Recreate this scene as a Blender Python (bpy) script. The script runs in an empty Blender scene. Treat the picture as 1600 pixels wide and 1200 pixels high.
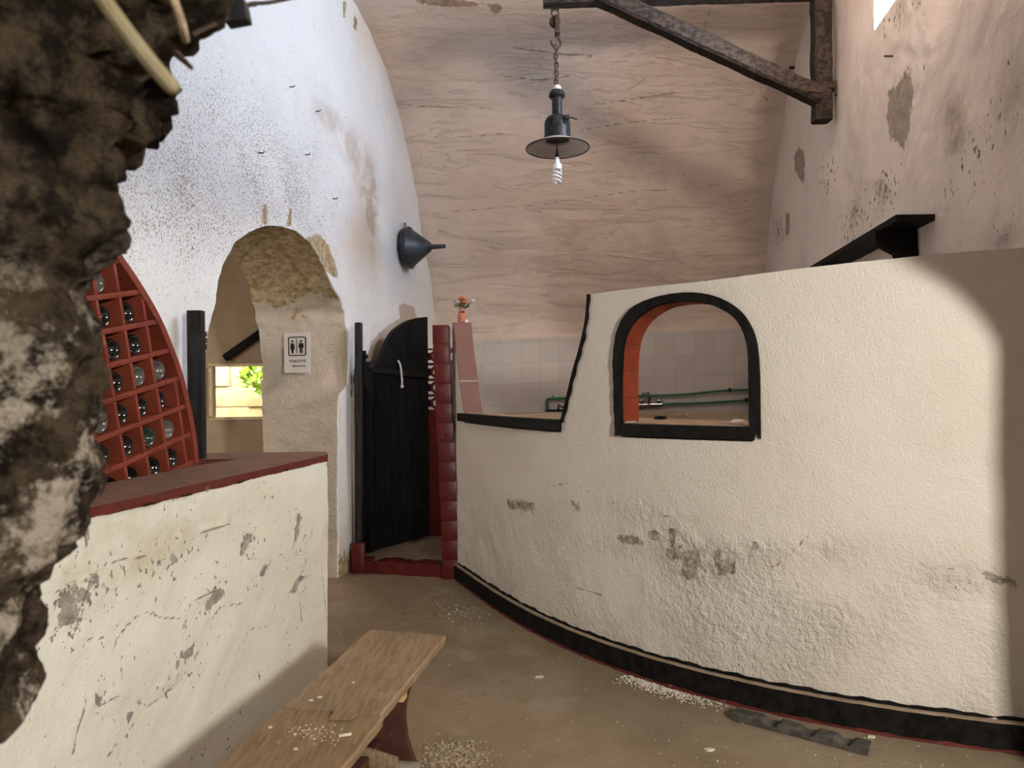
import bpy, bmesh, math, random
import numpy as np
from mathutils import Vector, Matrix
from mathutils.geometry import delaunay_2d_cdt
random.seed(7)
rng = np.random.default_rng(11)
SC = bpy.context.scene
COL = SC.collection
PI = math.pi

# ------------------------------------------------------------------ measuring
# the photograph's camera: used to turn readings off the photograph into places
F = 1109.0; EYE = 1.45; ROLL = .014; PITCH = math.atan(6/1109.0)
RT = np.array([math.cos(ROLL), 0, -math.sin(ROLL)])
_u = np.array([math.sin(ROLL), 0, math.cos(ROLL)]); _f = np.array([0, 1., 0])
FW = _f*math.cos(PITCH)+_u*math.sin(PITCH); UP = _u*math.cos(PITCH)-_f*math.sin(PITCH)
CAM = np.array([0, 0, EYE])
def ray(x, y): return RT*(x-800)/F+UP*(600-y)/F+FW
def at(x, y, Y): d = ray(x, y); return CAM+d*(Y/d[1])
def onz(x, y, z): d = ray(x, y); return CAM+d*((z-EYE)/d[2])
def onwall(x, y, a, b): d = ray(x, y); return CAM+d*(a/(d[0]-b*d[1]))

LA, LB = -2.34, .179          # left wall face: X = LA + LB*Y
RA, RB = 1.68, .14            # right wall face
PA, PB = -1.635, .175         # face of the low parapet
CC = np.array([3.40, 6.46]); RW = 3.974   # curved counter wall: centre and mean radius of its face
TW = .13                      # its thickness
_CT = np.array([3.417, 3.609, 3.755, 3.881, 3.971, 4.074, 4.122, 4.229, 4.324, 4.52]); _CV = np.array([-.007, -.040, -.006, .017, .034, .040, .022, .001, -.028, -.06])
_cp = np.polyfit(_CT-3.95, _CV, 5)
def cbulge(th): return np.polyval(_cp, np.clip(th, 3.39, 4.54)-3.95)   # the hand-built wall is not a true circle
def oncyl(x, y):
    d = ray(x, y); R = RW
    for _ in range(12):
        a = d[:2]@d[:2]; b = -2*d[:2]@CC; c = CC@CC-R*R
        t = (-b-math.sqrt(max(0., b*b-4*a*c)))/(2*a); P = CAM+d*t
        R = .5*R+.5*(RW+float(cbulge(math.atan2(P[1]-CC[1], P[0]-CC[0]) % (2*PI))))
    return P
def cyl_s(P): return (math.atan2(P[1]-CC[1], P[0]-CC[0]) % (2*PI))*RW
def cyl_P(s, z, dep=0.):
    th = s/RW; r = RW+float(cbulge(th))-dep
    return np.array([CC[0]+r*math.cos(th), CC[1]+r*math.sin(th), z])
def cs(x, y): P = oncyl(x, y); return (cyl_s(P), P[2])
LN = math.hypot(1, LB)
def ls(x, y): P = onwall(x, y, LA, LB); return (P[1]*LN, P[2])
RN = math.hypot(1, RB)
def rs(x, y): P = onwall(x, y, RA, RB); return (P[1]*RN, P[2])

# ------------------------------------------------------------------ noise
def _h(i, j, k, s):
    n = (i*374761393+j*668265263+k*2147483647+s*1274126177) & 0xffffffff
    n = ((n ^ (n >> 13))*1274126177) & 0xffffffff
    n = (n ^ (n >> 16)) & 0xffffffff
    return n/4294967295.0
def vnoise(P, s=0):
    P = np.asarray(P, float); I = np.floor(P).astype(np.int64); f = P-I; f = f*f*(3-2*f)
    o = 0
    for a in (0, 1):
        for b in (0, 1):
            for c in (0, 1):
                w = (f[:, 0] if a else 1-f[:, 0])*(f[:, 1] if b else 1-f[:, 1])*(f[:, 2] if c else 1-f[:, 2])
                o = o+w*_h(I[:, 0]+a, I[:, 1]+b, I[:, 2]+c, s)
    return o*2-1
def fbm(P, sc=1., octv=4, s=0, gain=.5):
    P = np.asarray(P, float)*sc; o = 0; a = 1.
    for k in range(octv):
        o = o+a*vnoise(P+17.3*k, s+k); P = P*2.03; a *= gain
    return o
def sstep(x, a, b):
    t = np.clip((x-a)/(b-a), 0, 1); return t*t*(3-2*t)
def poly_sd(Q, poly):
    Q = np.asarray(Q, float); poly = np.asarray(poly, float); n = len(poly)
    d = np.full(len(Q), 1e9); ins = np.zeros(len(Q), bool)
    for i in range(n):
        a = poly[i]; b = poly[(i+1) % n]; e = b-a; w = Q-a
        t = np.clip((w@e)/max(e@e, 1e-12), 0, 1); d = np.minimum(d, np.hypot(*(w-np.outer(t, e)).T))
        c = ((a[1] <= Q[:, 1]) != (b[1] <= Q[:, 1]))
        with np.errstate(divide='ignore', invalid='ignore'):
            xi = a[0]+(Q[:, 1]-a[1])*(e[0])/(e[1] if e[1] != 0 else 1e-12)
        ins ^= c & (Q[:, 0] < xi)
    return np.where(ins, -d, d)
def cracks(Q, lines, cap=.05):
    Q = np.asarray(Q, float); d = np.full(len(Q), cap)
    for L in lines:
        L = np.array(L, float)
        for a, b in zip(L[:-1], L[1:]):
            e = b-a; w = Q-a; t = np.clip((w@e)/max(e@e, 1e-12), 0, 1); d = np.minimum(d, np.hypot(*(w-np.outer(t, e)).T))
    return 1-d/cap
def patch(Q, poly, w): return np.clip(.5-poly_sd(Q, poly)/(2*w), 0, 1)
def blob(Q, c, rx, rz, p=2.0):
    d = ((Q[:, 0]-c[0])/rx)**2+((Q[:, 1]-c[1])/rz)**2
    return np.exp(-d*p/2)

# ------------------------------------------------------------------ objects
def ploc(o):
    v = Vector((0, 0, 0))
    while o is not None: v = v+o.location; o = o.parent
    return np.array(v)
def mesh_obj(name, V, Fc, mat, parent=None, smooth=30, mi=None):
    V = np.asarray(V, float)
    if parent is not None: V = V-ploc(parent)
    me = bpy.data.meshes.new(name); me.from_pydata(V.tolist(), [], Fc)
    mats = mat if isinstance(mat, (list, tuple)) else [mat]
    for m in mats: me.materials.append(m)
    if mi is not None: me.polygons.foreach_set('material_index', np.asarray(mi, np.int32))
    bm = bmesh.new(); bm.from_mesh(me); bmesh.ops.recalc_face_normals(bm, faces=bm.faces); bm.to_mesh(me); bm.free()
    if smooth:
        me.polygons.foreach_set('use_smooth', [True]*len(me.polygons))
        me.set_sharp_from_angle(angle=math.radians(smooth))
    me.update()
    o = bpy.data.objects.new(name, me); COL.objects.link(o)
    if parent is not None: o.parent = parent
    return o
def tag(o, label=None, cat=None, group=None, kind=None):
    if label: o['label'] = label
    if cat: o['category'] = cat
    if group: o['group'] = group
    if kind: o['kind'] = kind
    return o
def empty(name, loc, label=None, cat=None, group=None, kind=None):
    o = bpy.data.objects.new(name, None); o.empty_display_size = .05; COL.objects.link(o)
    o.location = [float(c) for c in loc]
    return tag(o, label, cat, group, kind)
def attr(o, name, vals):
    a = o.data.attributes.new(name, 'FLOAT', 'POINT'); a.data.foreach_set('value', np.asarray(vals, np.float32))

class MB:
    def __init__(s): s.V = []; s.F = []
    def add(s, V, Fc):
        b = len(s.V); s.V += [tuple(float(c) for c in v) for v in V]; s.F += [tuple(i+b for i in f) for f in Fc]; return s
    def box(s, o, a, b, c, bev=0.):     # centre o, half-axes a, b, c
        o, a, b, c = (np.array(q, float) for q in (o, a, b, c))
        if bev <= 0:
            V = [o+i*a+j*b+k*c for i in (-1, 1) for j in (-1, 1) for k in (-1, 1)]
            return s.add(V, [(0, 1, 3, 2), (4, 6, 7, 5), (0, 4, 5, 1), (2, 3, 7, 6), (0, 2, 6, 4), (1, 5, 7, 3)])
        L = [np.linalg.norm(q) for q in (a, b, c)]; bm = bmesh.new(); bmesh.ops.create_cube(bm, size=2)
        for v in bm.verts: v.co = Vector((v.co.x*L[0], v.co.y*L[1], v.co.z*L[2]))
        bmesh.ops.bevel(bm, geom=bm.edges[:], offset=min(bev, min(L)*.9), segments=2, profile=.5, affect='EDGES')
        A, B, C = a/L[0], b/L[1], c/L[2]
        V = [o+A*v.co.x+B*v.co.y+C*v.co.z for v in bm.verts]; bm.verts.index_update()
        Fc = [tuple(v.index for v in f.verts) for f in bm.faces]; bm.free(); return s.add(V, Fc)
    def bar(s, p, q, w, h, up=(0, 0, 1), bev=0., seg=1):
        p, q = np.array(p, float), np.array(q, float); d = q-p; L = np.linalg.norm(d); d /= L
        x = np.cross(d, up); x /= np.linalg.norm(x); u = np.cross(x, d)
        return s.box((p+q)/2, x*w/2, d*L/2, u*h/2, bev)
    def tube(s, pts, r, n=10, cap=True):
        P = [np.array(p, float) for p in pts]; m = len(P); rr = r if isinstance(r, (list, tuple)) else [r]*m
        V = []; ref = None
        for i in range(m):
            t = P[min(i+1, m-1)]-P[max(i-1, 0)]; t /= np.linalg.norm(t)+1e-12
            if ref is None: ref = np.array([0, 0, 1.]) if abs(t[2]) < .9 else np.array([1., 0, 0])
            x = ref-t*(ref@t); x /= np.linalg.norm(x)+1e-12; ref = x; y = np.cross(t, x)
            for k in range(n): a = 2*PI*k/n; V.append(P[i]+rr[i]*(math.cos(a)*x+math.sin(a)*y))
        Fc = [(i*n+k, i*n+(k+1) % n, (i+1)*n+(k+1) % n, (i+1)*n+k) for i in range(m-1) for k in range(n)]
        if cap: Fc += [tuple(range(n))[::-1], tuple((m-1)*n+k for k in range(n))]
        return s.add(V, Fc)
    def ring(s, pts, r, n=8):            # closed tube
        P = [np.array(p, float) for p in pts]; m = len(P); V = []; ref = None
        c = sum(P)/m
        for i in range(m):
            t = P[(i+1) % m]-P[i-1]; t /= np.linalg.norm(t); x = P[i]-c; x -= t*(x@t); x /= np.linalg.norm(x); y = np.cross(t, x)
            for k in range(n): a = 2*PI*k/n; V.append(P[i]+r*(math.cos(a)*x+math.sin(a)*y))
        return s.add(V, [(i*n+k, i*n+(k+1) % n, ((i+1) % m)*n+(k+1) % n, ((i+1) % m)*n+k) for i in range(m) for k in range(n)])
    def lathe(s, o, ax, prof, n=32):     # prof: (radius, height) along ax
        o, ax = np.array(o, float), np.array(ax, float); ax /= np.linalg.norm(ax)
        x = np.cross(ax, (0, 0, 1.) if abs(ax[2]) < .9 else (1., 0, 0)); x /= np.linalg.norm(x); y = np.cross(ax, x)
        V = []
        for r, h in prof:
            for k in range(n): a = 2*PI*k/n; V.append(o+ax*h+max(r, 1e-5)*(math.cos(a)*x+math.sin(a)*y))
        m = len(prof)
        return s.add(V, [(i*n+k, i*n+(k+1) % n, (i+1)*n+(k+1) % n, (i+1)*n+k) for i in range(m-1) for k in range(n)])
    def prism(s, poly, o, x, y, e):      # flat outline poly in axes x, y from o, pushed along e
        o, x, y, e = (np.array(q, float) for q in (o, x, y, e)); n = len(poly)
        A = [o+x*a+y*b for a, b in poly]; V = A+[p+e for p in A]
        Fc = [tuple(range(n))[::-1], tuple(range(n, 2*n))]+[(i, (i+1) % n, n+(i+1) % n, n+i) for i in range(n)]
        return s.add(V, Fc)
    def ball(s, o, r, sx=1, sy=1, sz=1, sub=2, jit=0.):
        bm = bmesh.new(); bmesh.ops.create_icosphere(bm, subdivisions=sub, radius=1); bm.verts.index_update()
        V = []
        for v in bm.verts:
            k = 1+random.uniform(-jit, jit); V.append((o[0]+v.co.x*r*sx*k, o[1]+v.co.y*r*sy*k, o[2]+v.co.z*r*sz*k))
        Fc = [tuple(v.index for v in f.verts) for f in bm.faces]; bm.free(); return s.add(V, Fc)
    def build(s, name, mat, parent=None, smooth=35): return mesh_obj(name, s.V, s.F, mat, parent, smooth)

def resample(pts, step, closed=True):
    P = np.array(pts, float); Q = []
    n = len(P); m = n if closed else n-1
    for i in range(m):
        a, b = P[i], P[(i+1) % n]; k = max(1, int(round(np.linalg.norm(b-a)/step)))
        for j in range(k): Q.append(a+(b-a)*j/k)
    if not closed: Q.append(P[-1])
    return np.array(Q)
def smooth_line(pts, n=6):              # Catmull-Rom through pts
    P = [np.array(p, float) for p in pts]; P = [2*P[0]-P[1]]+P+[2*P[-1]-P[-2]]; o = []
    for i in range(1, len(P)-2):
        for k in range(n):
            t = k/n; o.append(.5*((2*P[i])+(-P[i-1]+P[i+1])*t+(2*P[i-1]-5*P[i]+4*P[i+1]-P[i+2])*t*t+(-P[i-1]+3*P[i]-3*P[i+1]+P[i+2])*t**3))
    o.append(P[-2]); return o

def slab(name, outer, holes, fmap, thick, res, mat, hole_backs=None, ndep=8, backres=.25, dense=None):
    """A wall: outline (s, z) with holes, mapped by fmap(s, z, depth). Returns object, per-vertex (s, z), depth, reveal mask."""
    def face(loops, r, dep, dens=None):
        pts = []; edges = []; loopidx = []
        for L in loops:
            b = len(pts); pts += [tuple(q) for q in L]; m = len(L)
            edges += [(b+i, b+(i+1) % m) for i in range(m)]; loopidx.append(list(range(b, b+m)))
        O = np.array(loops[0]); lo, hi = O.min(0), O.max(0)
        gx, gz = np.meshgrid(np.arange(lo[0], hi[0], r), np.arange(lo[1], hi[1], r)); G = np.c_[gx.ravel(), gz.ravel()]
        G[:, 0] += (np.floor((G[:, 1]-lo[1])/r).astype(int) % 2)*r*.5
        if dens is not None:
            x0, x1, z0, z1, coarse = dens
            inside = (G[:, 0] > x0) & (G[:, 0] < x1) & (G[:, 1] > z0) & (G[:, 1] < z1)
            k = max(1, int(coarse/r)); ii = np.round((G[:, 0]-lo[0])/r).astype(int); jj = np.round((G[:, 1]-lo[1])/r).astype(int)
            G = G[inside | ((ii % k == 0) & (jj % k == 0))]
        sd = poly_sd(G, loops[0]); keep = sd < -.55*r
        for L in loops[1:]: keep &= poly_sd(G, L) > .55*r
        pts += [tuple(q) for q in G[keep]]
        vs, es, fs, *_ = delaunay_2d_cdt([Vector(p) for p in pts], edges, [], 0, 1e-7)
        S = np.array([tuple(v) for v in vs]); T = np.array([f for f in fs])
        C = S[T].mean(1); ok = poly_sd(C, loops[0]) < 0
        for L in loops[1:]: ok &= poly_sd(C, L) > 0
        return S, T[ok], loopidx
    outer = resample(outer, res); hol = [resample(h, res) for h in holes]
    hb = hol if hole_backs is None else [np.array(h) for h in hole_backs]
    S1, T1, LI = face([outer]+hol, res, 0, dense)
    V = [fmap(a, b, 0.) for a, b in S1]; SZ = [tuple(q) for q in S1]; D = [0.]*len(V); RV = [0.]*len(V)
    Fc = [tuple(int(i) for i in t) for t in T1]
    # reveals
    fronts = [outer]+hol; backs = [outer]+hb
    backidx = []
    for li, (A, B) in enumerate(zip(fronts, backs)):
        m = len(A); prev = LI[li]
        for k in range(1, ndep+1):
            t = k/ndep; cur = []
            for i in range(m):
                q = A[i]*(1-t)+B[i]*t
                cur.append(len(V)); V.append(fmap(q[0], q[1], thick*t)); SZ.append(tuple(q)); D.append(thick*t); RV.append(1. if li else 0.)
            Fc += [(prev[i], prev[(i+1) % m], cur[(i+1) % m], cur[i]) for i in range(m)]
            prev = cur
        backidx.append(prev)
    S2, T2, LI2 = face([b for b in backs], backres, thick)
    remap = {}
    for a, b in zip(LI2, backidx):
        for i, j in zip(a, b): remap[i] = j
    for i in range(len(S2)):
        if i not in remap: remap[i] = len(V); V.append(fmap(S2[i][0], S2[i][1], thick)); SZ.append(tuple(S2[i])); D.append(thick); RV.append(0.)
    Fc += [tuple(remap[int(i)] for i in t) for t in T2]
    o = mesh_obj(name, V, Fc, mat, None, 0)
    return o, np.array(SZ), np.array(D), np.array(RV)
def displace(o, fn, sharp=45):
    me = o.data; n = len(me.vertices); P = np.empty(n*3); me.vertices.foreach_get('co', P); P = P.reshape(-1, 3)
    N = np.empty(n*3); me.vertices.foreach_get('normal', N); N = N.reshape(-1, 3)
    Q = P+N*fn(P)[:, None]; me.vertices.foreach_set('co', Q.ravel())
    me.polygons.foreach_set('use_smooth', [True]*len(me.polygons)); me.set_sharp_from_angle(angle=math.radians(sharp)); me.update()
    return P

# ------------------------------------------------------------------ materials
class NT:
    def __init__(s, name):
        s.m = bpy.data.materials.new(name); s.m.use_nodes = True; s.t = s.m.node_tree; s.n = s.t.nodes
        s.b = s.n['Principled BSDF']; s.pos = s.n.new('ShaderNodeNewGeometry').outputs['Position']
    def link(s, a, b): s.t.links.new(a, b)
    def put(s, sock, v):
        if hasattr(v, 'is_output'): s.link(v, sock)
        elif isinstance(v, (tuple, list)) and len(v) == 3 and sock.type == 'RGBA': sock.default_value = (*v, 1)
        else: sock.default_value = v
    def noise(s, sc, det=4, rough=.55, stretch=None, dist=0., vec=None):
        v = vec or s.pos
        if stretch:
            mp = s.n.new('ShaderNodeVectorMath'); mp.operation = 'MULTIPLY'; s.link(v, mp.inputs[0]); mp.inputs[1].default_value = stretch; v = mp.outputs[0]
        n = s.n.new('ShaderNodeTexNoise'); s.link(v, n.inputs['Vector']); n.inputs['Scale'].default_value = sc
        n.inputs['Detail'].default_value = det; n.inputs['Roughness'].default_value = rough; n.inputs['Distortion'].default_value = dist
        return n.outputs['Fac']
    def math(s, op, a, b=0., c=None, clamp=False):
        n = s.n.new('ShaderNodeMath'); n.operation = op; n.use_clamp = clamp; s.put(n.inputs[0], a); s.put(n.inputs[1], b)
        if c is not None: s.put(n.inputs[2], c)
        return n.outputs[0]
    def ramp(s, x, a, b):
        n = s.n.new('ShaderNodeMapRange'); n.interpolation_type = 'SMOOTHSTEP'; s.put(n.inputs['Value'], x)
        s.put(n.inputs['From Min'], a); s.put(n.inputs['From Max'], b); return n.outputs['Result']
    def mix(s, f, a, b):
        n = s.n.new('ShaderNodeMix'); n.data_type = 'RGBA'; s.put(n.inputs[0], f); s.put(n.inputs[6], a); s.put(n.inputs[7], b); return n.outputs[2]
    def attr(s, name):
        n = s.n.new('ShaderNodeAttribute'); n.attribute_name = name; return n.outputs['Fac']
    def bump(s, h, strength, dist=.01, prev=None):
        n = s.n.new('ShaderNodeBump'); s.put(n.inputs['Height'], h); n.inputs['Strength'].default_value = strength; n.inputs['Distance'].default_value = dist
        if prev is not None: s.link(prev, n.inputs['Normal'])
        return n.outputs['Normal']
    def sep(s, vec=None):
        n = s.n.new('ShaderNodeSeparateXYZ'); s.link(vec or s.pos, n.inputs[0]); return n.outputs
    def done(s, col, rough=.9, normal=None, metal=0., spec=.3):
        s.put(s.b.inputs['Base Color'], col); s.put(s.b.inputs['Roughness'], rough); s.b.inputs['Metallic'].default_value = metal
        s.b.inputs['Specular IOR Level'].default_value = spec
        if normal is not None: s.link(normal, s.b.inputs['Normal'])
        return s.m

def plaster(name, base, base2, peelA, peelB, dirtc, pitc, fine=(70, .25), coarse=(7, .35), stretch=(1, 1, 1), pit=(55, .60), pit_stretch=(1, 1, .6), extra=None, stains=.25):
    k = NT(name)
    ck = k.math('ADD', k.attr('crack'), k.math('MULTIPLY', k.math('SUBTRACT', k.noise(17, 5, .6), .5), .34)); ck = k.ramp(ck, .89, .99)
    n1 = k.noise(1.7, 6, .6); col = k.mix(k.ramp(n1, .38, .66), base, base2)
    nb = k.noise(5, 8, .65)
    dm = k.math('MULTIPLY', k.attr('dirt_tone'), k.ramp(nb, .3, .68), clamp=True); col = k.mix(dm, col, dirtc)
    col = k.mix(k.math('MULTIPLY', k.ramp(k.noise(2.6, 9, .7), .56, .72), stains), col, dirtc)
    tan = k.attr('tan'); tm = k.ramp(k.math('ADD', tan, k.math('MULTIPLY', k.math('SUBTRACT', nb, .5), .35)), .46, .54)
    col = k.mix(tm, col, k.mix(nb, (.43, .36, .285), (.57, .49, .405)))
    pn = k.noise(pit[0], 3, .6, pit_stretch); pthr = k.math('SUBTRACT', k.math('MULTIPLY_ADD', k.noise(2.8, 5, .6), -.26, pit[1]+.25), k.math('MULTIPLY', k.attr('pit'), .17))
    pm = k.ramp(pn, pthr, k.math('ADD', pthr, .035)); pm = k.math('MULTIPLY', pm, k.ramp(k.attr('pit'), .02, .25)); col = k.mix(pm, col, pitc)
    np_ = k.noise(26, 10, .72); pv = k.math('ADD', k.attr('peel'), k.math('MULTIPLY', k.math('SUBTRACT', np_, .5), 1.15))
    pe = k.ramp(pv, .47, .53); col = k.mix(pe, col, k.mix(k.ramp(k.noise(22, 6, .7), .35, .65), peelA, peelB))
    col = k.mix(k.math('MULTIPLY', ck, .75), col, pitc)
    hc = k.noise(coarse[0], 7, .6, stretch, .3); hf = k.noise(fine[0], 5, .6)
    h = k.math('ADD', k.math('MULTIPLY', hc, 2.2*coarse[1]), k.math('MULTIPLY', hf, fine[1]))
    h = k.math('SUBTRACT', h, k.math('ADD', k.math('MULTIPLY', ck, .5), k.math('ADD', k.math('MULTIPLY', pe, .45), k.math('MULTIPLY', pm, .3))))
    if extra is not None: h = k.math('ADD', h, extra(k))
    h = k.math('ADD', h, k.math('MULTIPLY', k.attr('rough'), k.math('MULTIPLY', k.ramp(k.noise(38, 5, .62), .3, .7), 1.5)))
    nrm = k.bump(h, .6, .022)
    return k.done(col, .92, nrm, spec=.2)

def simple(name, c1, c2, sc=20, rough=.6, bump=.1, stretch=None, metal=0., spec=.4, lo=.35, hi=.65, det=5):
    k = NT(name); n = k.noise(sc, det, .6, stretch); col = k.mix(k.ramp(n, lo, hi), c1, c2)
    nr = k.bump(k.noise(sc*2.2, det, .6, stretch), bump, .01) if bump else None
    return k.done(col, rough, nr, metal, spec if max(c2) > .04 or metal else .12)

M = {}
def ridges(k): return k.math('MULTIPLY', k.ramp(k.noise(3.2, 8, .66, (.35, 2.2, 2.2), .8), .53, .58), .55)
M['left'] = plaster('lime_wash_left', (.80, .79, .775), (.75, .74, .73), (.27, .185, .085), (.52, .42, .28), (.50, .43, .365), (.33, .285, .24), fine=(60, .5), coarse=(9, .5), pit=(135, .592), stains=.10)
M['vault'] = plaster('lime_wash_vault', (.77, .65, .555), (.71, .59, .505), (.33, .22, .15), (.5, .38, .3), (.50, .41, .35), (.25, .19, .15), fine=(45, .25), coarse=(5, .55), stretch=(.45, 1.6, 1.6), extra=ridges, stains=.2)
M['right'] = plaster('lime_wash_right', (.80, .715, .645), (.74, .655, .585), (.27, .235, .185), (.40, .35, .285), (.30, .255, .21), (.20, .165, .135), fine=(50, .2), coarse=(6, .4), pit=(34, .60), pit_stretch=(1, 1, .6), stains=.22)
M['curved'] = plaster('lime_wash_counter', (.69, .63, .565), (.65, .585, .515), (.20, .17, .135), (.50, .45, .38), (.46, .39, .32), (.25, .2, .16), fine=(95, .55), coarse=(9, .22), pit=(60, .62), stains=.18)
M['low'] = plaster('lime_wash_parapet', (.76, .74, .655), (.72, .69, .585), (.22, .20, .17), (.42, .39, .34), (.52, .47, .33), (.24, .21, .17), fine=(70, .3), coarse=(6, .4), pit=(45, .62), pit_stretch=(1, 1, .8), stains=.2)
M['alcove'] = plaster('ochre_plaster', (.47, .37, .27), (.40, .31, .22), (.3, .22, .15), (.4, .3, .2), (.3, .22, .15), (.2, .15, .1), fine=(60, .3), coarse=(7, .3))
def floor_mat():
    k = NT('dusty_concrete'); n = k.noise(1.1, 8, .62); col = k.mix(k.ramp(n, .34, .66), (.20, .148, .092), (.285, .222, .148))
    col = k.mix(k.math('MULTIPLY', k.ramp(k.noise(6, 7, .7), .54, .7), .5), col, (.15, .115, .08))
    col = k.mix(k.math('MULTIPLY', k.ramp(k.noise(90, 3, .6), .68, .74), .5), col, (.62, .57, .5))
    col = k.mix(k.math('MULTIPLY', k.ramp(k.noise(2.4, 6, .6), .55, .68), .35), col, (.42, .36, .28))
    return k.done(col, k.ramp(n, .9, .0), k.bump(k.noise(25, 7, .65), .35, .01), spec=.35)
M['floor'] = floor_mat(); M['floor'].node_tree.nodes['Principled BSDF'].inputs['Roughness'].default_value = .7
def rock_mat():
    k = NT('rubble_stone'); n = k.noise(17, 10, .74); col = k.mix(k.ramp(n, .42, .60), (.011, .0075, .005), (.085, .060, .038))
    m = k.math('MULTIPLY', k.ramp(k.noise(13, 10, .76), .50, .60), k.ramp(k.sep()[2], 1.66, 1.42)); col = k.mix(k.math('MULTIPLY', m, .9), col, (.52, .44, .355))
    col = k.mix(k.math('MULTIPLY', k.ramp(k.noise(38, 8, .7), .60, .68), .5), col, (.15, .125, .10))
    return k.done(col, .95, k.bump(k.noise(40, 8, .7), 1., .03), spec=.1)
M['rock'] = rock_mat()
def red_paint(name, c, c2, rough=.45, wear=(.55, .42, .36), wear_amt=.3, sc=14):
    k = NT(name); n = k.noise(sc, 7, .65); col = k.mix(k.ramp(n, .35, .65), c, c2)
    col = k.mix(k.math('MULTIPLY', k.ramp(k.noise(sc*1.7, 8, .7), .60, .68), wear_amt), col, wear)
    return k.done(col, rough, k.bump(k.noise(sc*2, 6, .6), .3, .008), spec=.4)
M['cap_red'] = red_paint('oxide_red_cap', (.165, .092, .060), (.22, .125, .083), .75, (.34, .24, .19), .5)
M['cap_edge'] = red_paint('oxide_red_edge', (.12, .018, .012), (.085, .014, .010), .6, (.3, .2, .15), .5)
M['pillar_red'] = red_paint('red_gloss_brick', (.095, .008, .006), (.07, .006, .005), .42, (.35, .2, .16), .25)
M['jamb_red'] = red_paint('red_tile', (.135, .048, .036), (.11, .04, .031), .5, (.3, .18, .14), .08)
M['rack_red'] = red_paint('red_painted_wood', (.205, .040, .021), (.155, .029, .015), .5, (.35, .17, .12), .35, 9)
M['black_wood'] = simple('black_painted_wood', (.006, .0055, .005), (.012, .011, .010), 30, .6, .3, (1, 1, .3))
M['black_flat'] = simple('black_skirting_paint', (.004, .0036, .0033), (.012, .010, .009), 18, .8, .3)
M['post_wood'] = simple('charcoal_post_wood', (.014, .014, .013), (.03, .03, .028), 30, .6, .3, (1, 1, .2))
M['door_black'] = simple('black_door_paint', (.003, .003, .0035), (.0065, .0065, .0075), 25, .5, .25, (1, 1, .2))
def beam():
    k = NT('weathered_beam'); n = k.noise(60, 8, .7, (.35, 1, .5)); col = k.mix(k.ramp(n, .4, .62), (.018, .013, .0105), (.062, .046, .036))
    return k.done(col, .85, k.bump(n, .8, .02), spec=.2)
M['beam'] = beam()
M['iron'] = simple('rusty_iron', (.038, .022, .015), (.085, .046, .03), 60, .75, .3, metal=.3)
M['lamp_black'] = simple('black_enamel', (.011, .012, .014), (.03, .032, .036), 25, .32, .15)
M['enamel_white'] = simple('white_enamel', (.62, .58, .57), (.52, .48, .47), 12, .35, 0)
M['rim_pale'] = simple('worn_rim_enamel', (.45, .37, .32), (.52, .44, .38), 15, .4, 0)
M['cap_cream'] = simple('cream_ceramic', (.62, .57, .42), (.5, .45, .34), 30, .5, 0)
M['bulb'] = simple('white_lamp_glass', (.86, .86, .90), (.82, .82, .86), 12, .25, 0)
M['funnel'] = simple('dark_zinc', (.035, .042, .05), (.075, .085, .095), 9, .45, .1, metal=.35)
M['wire'] = simple('dark_wire', (.02, .016, .013), (.04, .03, .025), 30, .6, 0)
M['cane'] = simple('dry_cane', (.135, .108, .058), (.18, .145, .082), 25, .7, .1)
M['green'] = simple('green_pipe', (.02, .13, .07), (.03, .17, .09), 20, .4, 0)
M['chrome'] = simple('chrome', (.6, .6, .6), (.45, .45, .45), 20, .18, 0, metal=1.)
M['sill'] = simple('dusty_wood', (.26, .185, .12), (.36, .27, .19), 12, .85, .3, (1, 1, 1))
M['paper'] = simple('white_paper', (.72, .70, .66), (.6, .58, .54), 30, .8, 0)
M['terracotta'] = simple('terracotta', (.45, .17, .10), (.38, .13, .08), 30, .7, .1)
M['petal'] = simple('orange_petals', (.62, .14, .02), (.45, .08, .02), 120, .7, .2)
M['petal_white'] = simple('white_petals', (.75, .72, .68), (.6, .58, .52), 120, .7, .2)
M['leaf'] = simple('dark_leaf', (.03, .05, .02), (.06, .09, .035), 60, .6, .1)
M['cream_frame'] = simple('cream_frame_paint', (.80, .70, .46), (.70, .60, .38), 25, .6, .1)
M['rope'] = simple('white_cord', (.6, .58, .54), (.5, .48, .45), 80, .8, .2)
M['crumb'] = simple('plaster_crumb', (.72, .66, .57), (.5, .44, .36), 60, .9, .2)
M['bark'] = simple('dry_litter', (.22, .16, .10), (.4, .32, .23), 60, .9, .2)
M['slate'] = simple('grey_sheet', (.05, .046, .04), (.10, .09, .075), 20, .8, .2, spec=.3)
M['fig'] = simple('black_print', (.012, .012, .014), (.016, .016, .018), 20, .5, 0)
M['sign'] = simple('brushed_aluminium', (.60, .55, .53), (.52, .48, .46), 30, .42, 0, (1, 1, 8), metal=.0)
M['stone'] = simple('pale_stone', (.32, .29, .24), (.22, .2, .16), 15, .9, .3)
M['out_wall'] = simple('sunlit_stone', (.66, .57, .38), (.58, .49, .31), 6, .9, .5)
M['out_leaf'] = simple('sunlit_leaves', (.18, .36, .03), (.30, .48, .06), 8, .6, .3)
M['cleat'] = simple('raw_pine', (.58, .38, .17), (.48, .30, .13), 20, .7, .1)
def bench_wood(name, a, b, c):
    k = NT(name); g = k.noise(9, 7, .62, (9, .9, 9), .4); col = k.mix(k.ramp(g, .36, .64), a, b)
    col = k.mix(k.math('MULTIPLY', k.ramp(k.noise(5, 8, .7), .52, .68), .55), col, c)
    return k.done(col, .8, k.bump(g, .35, .008), spec=.25)
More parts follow.
